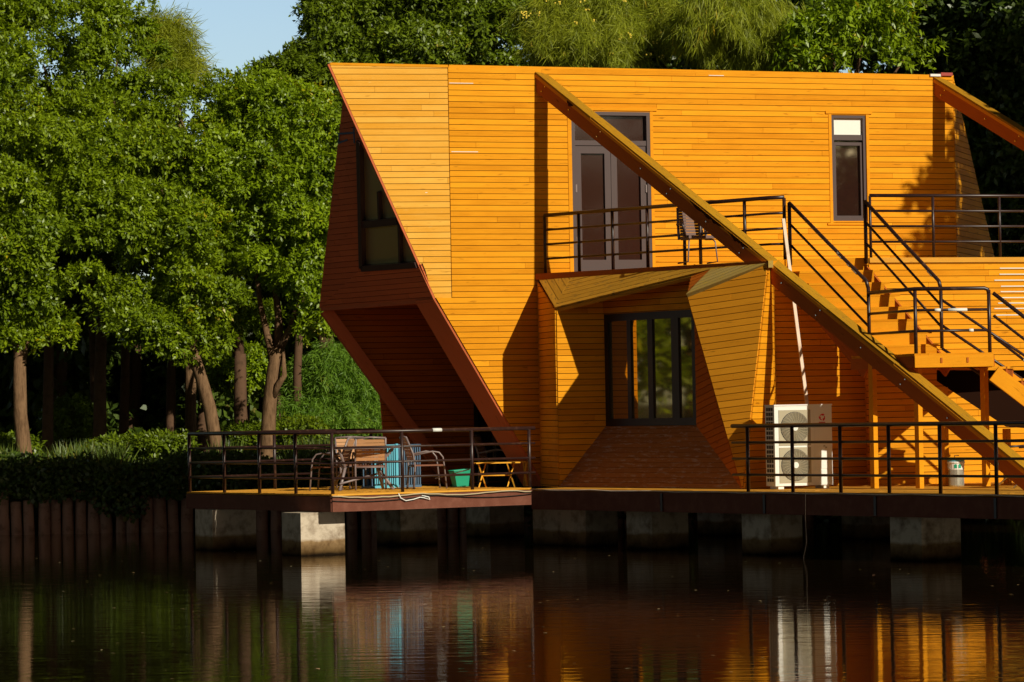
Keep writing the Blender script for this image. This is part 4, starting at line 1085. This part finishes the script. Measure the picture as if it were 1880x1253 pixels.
def crown(name, blobs, nl, spl, lps, L, Wd, material, seed, r0=.36, r1=.70, droop=.45, shell=.70):
    rng = np.random.default_rng(seed); lobes = lobes_in(blobs, nl, r0, r1, rng, shell)
    cen = np.array([l[0] for l in lobes]); rad = np.array([l[1] for l in lobes])
    k = len(lobes)*spl; li = np.repeat(np.arange(len(lobes)), spl)
    d = rng.normal(size=(k, 3)); d[:, 2] = d[:, 2]*.8 + .55; d = nrm(d)
    rr_ = rad[li] * (rng.uniform(.55, 1.0, size=k) ** .5) * (1 + .2*rng.normal(size=k)*.5)
    p = cen[li] + d * rr_[:, None] * np.array([1.1, 1.1, .75])
    axis = nrm(d + rng.normal(size=(k, 3))*.35 + np.array([0, 0, .15]))
    n = k*lps; pi = np.repeat(np.arange(k), lps)
    ax = axis[pi]; ld = nrm(ax*.45 + rng.normal(size=(n, 3))*.75 + np.array([0, 0, -droop]))
    base = p[pi] + rng.normal(size=(n, 3))*L*.35
    no = nrm(ax + rng.normal(size=(n, 3))*.35 + np.array([0, 0, .5]))
    ll = L*rng.uniform(.5, 1.4, size=n); ww = Wd*rng.uniform(.7, 1.25, size=n)
    v, q = leaf_quads(base, ld, no, ll, ww)
    tone = rng.uniform(0, 1, size=len(lobes))[li][pi]*.45 + rng.uniform(0, 1, size=n)*.55
    return mesh_np(name, v, q, tone, material)
def needles(name, blobs, nl, spl, lps, L, Wd, material, seed, r0=.4, r1=.8, droop=1.0, shell=.4):
    rng = np.random.default_rng(seed); lobes = lobes_in(blobs, nl, r0, r1, rng, shell)
    cen = np.array([l[0] for l in lobes]); rad = np.array([l[1] for l in lobes])
    k = len(lobes)*spl; li = np.repeat(np.arange(len(lobes)), spl)
    # sprays sit along drooping twigs of each lobe
    tw = nrm(rng.normal(size=(len(lobes), 3))*np.array([1, 1, .3]))
    s = rng.uniform(-1, 1, size=(k, 1))
    p = cen[li] + tw[li]*s*rad[li][:, None] + np.array([0, 0, -.45])*(s**2)*rad[li][:, None] + rng.normal(size=(k, 3))*.14
    n = k*lps; pi = np.repeat(np.arange(k), lps)
    ld = nrm(tw[li][pi]*.35*np.sign(s[pi]) + rng.normal(size=(n, 3))*.55 + np.array([0, 0, -droop]))
    base = p[pi] + rng.normal(size=(n, 3))*.05
    no = nrm(rng.normal(size=(n, 3)) + np.array([0, -1.0, .4]))
    ll = L*rng.uniform(.5, 1.3, size=n); ww = Wd*rng.uniform(.7, 1.3, size=n)
    v, q = leaf_quads(base, ld, no, ll, ww, .05)
    tone = rng.uniform(0, 1, size=len(lobes))[li][pi]*.5 + rng.uniform(0, 1, size=n)*.5
    return mesh_np(name, v, q, tone, material)
def blob(px, py, rx, ry, Y, dz=None):
    c = at(px, py, Y); s = Y/F
    return ((c.x, c.y, c.z), (rx*s, (dz if dz else (rx+ry)/2*s*.9), ry*s))
def trunk(mb, pts, rads, n=9): mb.tube(pts, rads, n)
def tree(name, label, blobs, trunks, fol, group='trees on the far bank', cat='tree', bark='bark', extra=None):
    """fol: callable returning the crown mesh; trunks: list of (points, radii)"""
    base = trunks[0][0][0] if trunks else V(*blobs[0][0])
    t_ = thing(name, label, cat, base, group)
    if trunks:
        mb = MB()
        for pts, rads in trunks: trunk(mb, pts, rads)
        mb.build('trunk', M[bark], t_, True)
    o = bpy.data.objects.new('crown', fol); COL.objects.link(o); put(o, t_)
    return t_
def limbs(p, q, r_, targets, rng_seed):
    """trunk from p to q then limbs towards blob centres"""
    rr_ = random.Random(rng_seed)
    mid = lerp(p, q, .5) + V(rr_.uniform(-.08,.08), 0, 0)
    out = [([p - Z*.25, p + Z*.05, mid, q], [r_*1.35, r_*1.08, r_*.92, r_*.80])]
    for t_ in targets:
        t_ = V(*t_); m_ = lerp(q, t_, .45) + V(rr_.uniform(-.2,.2), rr_.uniform(-.2,.2), rr_.uniform(.0,.3))
        out.append(([q - (q-p).normalized()*.3, lerp(q, m_, .5) + V(rr_.uniform(-.1,.1),0,.05), m_, t_], [r_*.62, r_*.5, r_*.34, r_*.10]))
    return out
GZ = 1.30
def gp(px, Y):
    p = at(px, 820, Y); return V(p.x, p.y, GZ)

# camphor trees in front
def camphor(label, blobs, tr, nl, seed, spl=64, lps=14, L=.112, Wd=.054, material='leaf', bark='bark', group='trees on the far bank', **kw):
    return tree('broadleaf_tree', label, blobs, tr, crown('crown', blobs, nl, spl, lps, L, Wd, M[material], seed, **kw), group, bark=bark)
B1 = [blob(40,330,150,120,73), blob(70,470,140,90,72.6), blob(30,560,90,75,72.6), blob(190,400,90,80,73), blob(50,615,75,32,72.5)]
camphor('broad green tree at the left edge with a straight pale trunk', B1, limbs(gp(47,72.6), at(36,655,72.6), .165, [B1[1][0], B1[2][0], B1[0][0]], 1), 95, 1)
B2 = [blob(290,330,120,95,74), blob(330,450,110,85,73.6), blob(300,590,100,42,73.2), blob(390,545,60,55,73.4), blob(180,300,90,80,74), blob(335,628,70,26,73.3), blob(225,560,60,40,73.6)]
lt = [([gp(405,73.5)-Z*.2, gp(402,73.5), at(385,750,73.5), at(368,690,73.5), at(352,640,73.5)], [.20,.16,.145,.135,.115]),
      ([at(368,690,73.5), at(330,640,73.6), at(300,590,73.4)], [.09,.06,.02]), ([at(352,640,73.5), at(360,560,73.5), at(330,440,73.6), at(290,330,74)], [.11,.09,.06,.02])]
camphor('green tree with a crooked leaning trunk behind the left end of the deck railing', B2, lt, 100, 2)
B3 = [blob(520,240,105,100,75), blob(450,330,95,100,74.6), blob(560,380,75,110,74.4), blob(500,470,95,75,74.2), blob(575,560,55,60,74.4), blob(455,185,60,45,75.4)]
lt = [([gp(488,74.5)-Z*.2, gp(488,74.5), at(495,740,74.5), at(503,675,74.5), at(512,640,74.5)], [.21,.175,.16,.155,.15]),
      ([at(505,680,74.5), at(493,625,74.5), at(478,560,74.5), at(450,330,74.6)], [.10,.085,.06,.02]),
      ([at(512,645,74.5), at(512,590,74.5), at(505,520,74.5), at(520,240,75)], [.11,.09,.07,.02]),
      ([at(508,650,74.5), at(535,600,74.4), at(560,520,74.4), at(560,380,74.4)], [.10,.08,.055,.02]),
      ([at(497,740,74.5), at(512,705,74.3), at(522,690,74.3), at(520,640,74.4)], [.07,.07,.06,.03])]
camphor('bright green tree with a forked pale trunk beside the house prow', B3, lt, 110, 3, material='leafy')
B4 = [blob(410,300,110,110,79), blob(400,178,48,30,79.4), blob(400,450,120,100,78), blob(420,600,90,60,78)]
camphor('green tree with a dark trunk standing between the two leaning trunks', B4, limbs(gp(447,78), at(441,650,78), .17, [B4[0][0], B4[1][0], B4[2][0]], 4), 70, 4, bark='barkd')
B5 = [blob(80,120,170,150,80), blob(215,90,95,110,80), blob(300,205,65,85,79.5), blob(180,260,150,100,79), blob(20,-60,200,130,81)]
camphor('tallest green tree at the left, rising out of the photo top', B5, limbs(gp(180,79), at(175,600,79), .2, [b[0] for b in B5[:4]], 5), 150, 5, bark='barkd')
B5b = [blob(-60,200,120,260,78), blob(-130,420,120,200,76)]
camphor('green tree cut off by the left edge of the photo', B5b, limbs(gp(-90,77), at(-90,600,77), .2, [b[0] for b in B5b], 6), 60, 6)
B6 = [blob(325,110,30,60,83), blob(295,55,40,45,83)]
tree('casuarina_tree', 'feathery tree with hazy edge beside the patch of sky', B6, limbs(gp(350,83), at(352,300,83), .14, [b[0] for b in B6], 7),
     needles('crown', B6, 45, 26, 14, .45, .016, M['needle'], 7, droop=.35))
# big dense trees behind the house
B7 = [blob(605,130,70,95,84), blob(525,135,45,50,83), blob(660,50,110,100,85), blob(590,260,80,120,83), blob(640,330,70,150,85)]
camphor('dense dark green tree rising behind the pointed roof corner', B7, limbs(gp(600,84), at(600,500,84), .22, [b[0] for b in B7[:3]], 8), 130, 8, material='leafm', bark='barkd', L=.14, Wd=.065)
B8 = [blob(800,40,130,110,85), blob(910,60,90,90,84.5), blob(760,110,110,60,84)]
camphor('dense green tree above the left half of the roof', B8, limbs(gp(800,85), at(800,500,85), .22, [b[0] for b in B8], 9), 110, 9, material='leafm', bark='barkd', L=.14, Wd=.065)
B9 = [blob(1080,60,130,75,77), blob(1150,0,100,60,77.5), blob(1010,30,70,70,77.5)]
o = tree('casuarina_tree', 'yellow green feathery tree with golden tips above the roof middle', B9, limbs(gp(1090,78), at(1090,300,78), .16, [b[0] for b in B9], 10),
     needles('crown', B9, 110, 34, 15, .34, .014, M['needle'], 10, droop=.75))
mb = MB(); rr = random.Random(12)
for k in range(34):
    p = at(rr.uniform(960,1225), rr.uniform(-5,120), 76.4 + rr.uniform(-.5,.5))
    for j in range(5):
        q = p + V(rr.uniform(-.06,.06), rr.uniform(-.06,.06), rr.uniform(-.06,.06)); mb.box(q, V(1,0,0), V(0,1,0), Z, -.014,.014,-.014,.014,-.014,.014)
mb.build('seed_cluster', M['flower'], o)
B10 = [blob(1340,20,100,55,76), blob(1400,70,50,50,75.6), blob(1290,45,45,45,76)]
tree('casuarina_tree', 'drooping feathery tree hanging over the roof right of the middle', B10, limbs(gp(1330,77), at(1330,300,77), .16, [b[0] for b in B10], 11),
     needles('crown', B10, 90, 34, 16, .36, .015, M['needle'], 13, droop=1.25))
B11 = [blob(1520,70,75,50,74.5), blob(1590,30,80,50,74.5), blob(1490,110,45,26,74), blob(1660,110,40,26,74)]
camphor('pale leafed tree with sunny sprays above the roof right half', B11, limbs(gp(1560,75), at(1560,300,75), .16, [b[0] for b in B11], 12), 60, 14, spl=16, lps=9, L=.17, Wd=.06, material='leafy', bark='barkd', droop=.6)
B12 = [blob(1740,60,140,150,80), blob(1830,330,140,190,79), blob(1890,120,120,200,78), blob(1880,560,110,120,79), blob(1500,40,160,120,83), blob(1300,60,150,110,84)]
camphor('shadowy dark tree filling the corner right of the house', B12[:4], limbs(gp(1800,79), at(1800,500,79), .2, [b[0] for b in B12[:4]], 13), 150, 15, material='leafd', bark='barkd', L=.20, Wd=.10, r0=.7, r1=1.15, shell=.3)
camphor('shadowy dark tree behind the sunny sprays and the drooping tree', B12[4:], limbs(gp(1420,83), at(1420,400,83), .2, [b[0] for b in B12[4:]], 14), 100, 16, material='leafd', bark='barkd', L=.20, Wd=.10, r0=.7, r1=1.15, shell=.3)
# shaded wood closing the view under the crowns
wood_lab = 'dark leafy tree deep in the shaded wood under the crowns'
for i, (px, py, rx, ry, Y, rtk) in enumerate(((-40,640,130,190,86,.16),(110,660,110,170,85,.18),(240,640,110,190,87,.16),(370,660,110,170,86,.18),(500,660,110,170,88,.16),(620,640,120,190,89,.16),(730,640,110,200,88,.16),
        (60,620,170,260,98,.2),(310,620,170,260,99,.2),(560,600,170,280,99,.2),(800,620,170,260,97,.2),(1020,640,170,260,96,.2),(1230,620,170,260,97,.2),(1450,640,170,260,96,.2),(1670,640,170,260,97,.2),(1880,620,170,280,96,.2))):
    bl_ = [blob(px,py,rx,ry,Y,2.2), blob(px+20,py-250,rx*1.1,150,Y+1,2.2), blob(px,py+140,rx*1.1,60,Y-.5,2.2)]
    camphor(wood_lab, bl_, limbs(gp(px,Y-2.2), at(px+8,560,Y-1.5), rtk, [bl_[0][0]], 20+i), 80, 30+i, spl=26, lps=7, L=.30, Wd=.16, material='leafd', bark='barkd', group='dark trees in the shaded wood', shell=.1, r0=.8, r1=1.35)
# slim dark trunks under the canopy
for i, (px, Y, r_) in enumerate(((86,77,.13),(182,76,.15),(225,80,.12),(548,79,.11),(312,80,.12))):
    bl_ = [blob(px+10,430,70,70,Y+1)]
    camphor('slim dark trunked tree under the canopy, seen against the shaded wood', bl_, limbs(gp(px,Y), at(px+6,520,Y), r_, [bl_[0][0]], 40+i), 20, 50+i, material='leafd', bark='barkd', group='slim dark trees under the canopy')
# bright feathery young tree next to the house
B13 = [blob(625,690,62,70,79.5), blob(600,760,70,55,79), blob(665,745,40,55,79.5), blob(570,690,35,40,80)]
tree('cypress_tree', 'bright feathery young tree behind the chairs, beside the leaning house wall', B13, limbs(gp(622,79.5), at(620,720,79.5), .15, [B13[0][0], B13[1][0]], 15),
     needles('crown', B13, 130, 26, 15, .20, .020, M['needleb'], 17, droop=.6), bark='barkd')
B14 = [blob(440,690,45,42,81), blob(470,680,25,36,80)]
camphor('yellowing small tree glimpsed between the forked trunks', B14, limbs(gp(455,81), at(455,740,81), .07, [B14[0][0]], 16), 26, 18, material='leafy', bark='barkd')
# understory bushes behind the hedge
for i, (px, py, rx, ry, Y, lb) in enumerate(((20,822,40,14,73.5,'low sunlit bush at the foot of the pale trunk, far left'), (215,824,50,10,74,'low bush in the middle of the left bank behind the hedge'),
        (300,818,55,13,73.5,'sunlit bush left of the crooked leaning trunk'), (450,806,50,24,77,'leafy bush between the two leaning trunks'),
        (545,800,45,30,77.5,'sunlit bush right of the forked trunk'), (650,800,60,40,80,'bush behind the table on the left deck'), (130,770,60,40,78,'dim bush among the dark trunks at left'))):
    bl_ = [blob(px,py,rx,ry,Y)]
    t_ = thing('bush', lb, 'bush', V(bl_[0][0][0], bl_[0][0][1], GZ), 'bushes on the far bank')
    o = bpy.data.objects.new('foliage', crown('foliage', bl_, 26, 26, 8, .11, .05, M['leafm'], 60+i, .18, .36)); COL.objects.link(o); put(o, t_)
for i, (x, lb) in enumerate(((1.5,'dark bush added to darken the bank under the left half of the house'),(4.2,'dark bush added to darken the bank under the middle of the house'),(7.0,'dark bush added to darken the bank under the stairs'),(9.6,'dark bush added to darken the bank near the right edge of the photo'),(12.2,'dark bush added to darken the bank beyond the right edge'))):  # dark foliage added to darken the sunlit bank behind the piers
    t_ = thing('bush', lb, 'bush', V(x, 70.9, GZ), 'dark bushes added to darken the bank behind the piers')
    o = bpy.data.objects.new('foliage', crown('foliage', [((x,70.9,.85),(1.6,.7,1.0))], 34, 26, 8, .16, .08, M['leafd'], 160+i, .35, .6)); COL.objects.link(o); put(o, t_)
# hedge of ivy spilling over the bank
def hedge():
    rng = np.random.default_rng(77); L_ = []
    for x in np.arange(-13.5, -1.2, .42):
        top = 1.42 + .10*math.sin(x*1.7) + .07*math.sin(x*4.1)
        low = .98 - (.42 if -8.7 < x < -8.0 else 0)
        for z in np.arange(low, top + .01, .22):
            y = 70.45 + (z - .9)*.55
            L_.append(((x + rng.uniform(-.2,.2), y + rng.uniform(-.12,.12), z + rng.uniform(-.08,.08)), (.32,.30,.24)))
            if z > 1.2:
                for dy in (.6, 1.2, 1.8): L_.append(((x + rng.uniform(-.2,.2), y + dy, z + rng.uniform(-.12,.05)), (.35,.35,.22)))
    cen = np.array([l[0] for l in L_]); rad = np.array([l[1] for l in L_]); spl = 190; k = len(L_)*spl
    li = np.repeat(np.arange(len(L_)), spl); d = rng.normal(size=(k,3)); d[:,2] += .3; d = nrm(d)
    p = cen[li] + d*rad[li]*rng.uniform(.6,1.1,size=(k,1))
    ld = nrm(d*.5 + rng.normal(size=(k,3))*.6 + np.array([0,-.2,-.45])); no = nrm(d + np.array([0,-.5,.5]) + rng.normal(size=(k,3))*.4)
    v, q = leaf_quads(p, ld, no, .11*rng.uniform(.6,1.3,size=k), .085*rng.uniform(.6,1.3,size=k))
    me = mesh_np('hedge', v, q, rng.uniform(0,1,size=k), M['hedge'])
    o = bpy.data.objects.new('hedge', me); COL.objects.link(o); tag(o, 'long dark ivy hedge hanging over the bank posts at the left', 'hedge')
hedge()
def grass():
    rng = np.random.default_rng(5); k = 16000
    x = rng.uniform(-13.5, -1, size=k); y = rng.uniform(71.2, 76, size=k)
    base = np.stack([x, y, np.full(k, GZ - .02)], 1)
    ld = nrm(np.stack([rng.normal(size=k)*.35, rng.normal(size=k)*.35, np.ones(k)], 1)); no = nrm(np.stack([rng.normal(size=k), -np.ones(k), .2*np.ones(k)], 1))
    v, q = leaf_quads(base, ld, no, rng.uniform(.15,.62,size=k)*(.45 + .75*(np.sin(x*1.9)*np.sin(x*.7+1) > .1)), rng.uniform(.014,.030,size=k), .02)
    me = mesh_np('grass', v, q, rng.uniform(0,1,size=k), M['grass']); o = bpy.data.objects.new('grass', me); COL.objects.link(o); tag(o, kind='stuff')
grass()
def litter():
    rng = np.random.default_rng(9); k = 150; y = rng.uniform(24, 60, size=k); x = rng.uniform(-.16, .17, size=k) * y
    base = np.stack([x, y, np.full(k, .006)], 1); an = rng.uniform(0, 6.28, size=k)
    ld = np.stack([np.cos(an), np.sin(an), rng.uniform(0, .25, size=k)], 1); no = np.tile(np.array([[0, 0, 1.0]]), (k, 1))
    v, q = leaf_quads(base, nrm(ld), no, rng.uniform(.03, .09, size=k), rng.uniform(.02, .045, size=k), .05)
    me = mesh_np('floating_leaves', v, q, rng.uniform(0, 1, size=k), M['litter']); o = bpy.data.objects.new('floating_leaves', me); COL.objects.link(o); tag(o, kind='stuff')
M['litter'] = leafmat('floating_leaf', (.30,.17,.06), (.45,.38,.22), .1)
litter()
# shade tree standing off to the right of the frame
B15 = [((16.6,56.4,11.4),(2.6,3.0,2.6)), ((16.0,56.3,9.4),(1.8,1.6,1.0)), ((17.4,58.0,9.0),(2.4,2.6,2.2)), ((18.6,55.8,11.5),(2.6,2.6,3.0)), ((21.6,57.5,10.4),(2.8,2.5,2.6))]  # last crown lobe added to shade the bank behind the piers
tree('broadleaf_tree', 'tree on the bank just outside the right edge, throwing shade on the terrace', B15, limbs(V(17.3,57,1.3), V(17.2,57,6.6), .22, [b[0] for b in B15], 77),
     crown('crown', B15, 190, 30, 9, .26, .13, M['leaf'], 78))
B16 = [((31.5,58,17),(6,5,8)), ((27.5,58,20),(3,3,4)), ((35,57,14),(4,4,5))]  # unseen tree added to throw shade on the trees behind the house
tree('broadleaf_tree', 'tall tree far to the right of the frame, added to shade the trees behind the house', B16, limbs(V(32,58,1.3), V(32,58,8), .35, [b[0] for b in B16], 79),
     crown('crown', B16, 420, 26, 8, .42, .22, M['leaf'], 80, .8, 1.5))
# trees of the near bank and the side banks, seen in the window panes and the water
far_c = crown('crown', [((0,0,6.5),(3.6,3.6,3.6)), ((1.5,.5,4.0),(3.0,3.0,2.6)), ((-1.6,0,4.2),(2.8,2.8,2.8)), ((0,0,10),(2.4,2.4,2.4))], 120, 16, 7, .34, .17, M['leaf'], 90, .8, 1.3)
fmb = MB(); fmb.tube([V(0,0,-.4), V(.1,0,2), V(0,.1,5)], [.28,.22,.14], 9)
first = None
spots = [(34,16),(40,22),(46,27),(52,33),(58,38),(30,10),(37,5),(45,12),(53,20),(60,27),(-22,74),(-28,76),(-34,73),(-41,76),(-48,72),(-25,80),(-36,81),(24,-8),(16,-14),(8,-12),(0,-16),(-8,-12),(-16,-15),(-24,-10),(-32,-14),(-40,-8),(-46,5),(-50,20),(-50,35),(70,32),(66,20)]
for i, (x, y) in enumerate(spots):
    if first is None:
        first = thing('broadleaf_tree', 'leafy tree on the surrounding banks outside the photo', 'tree', (x,y,1.0), 'trees on the surrounding banks')
        lbuild(fmb, 'trunk', M['barkd'], first, True)
        o = bpy.data.objects.new('crown', far_c); COL.objects.link(o); o.parent = first
    else:
        t_ = copy_thing(first, (x,y,1.0), i*1.3)
        s = (1.35 if i < 10 or i > 16 else .9) + .35*((i*7) % 5)/5; t_.scale = (s, s, s)
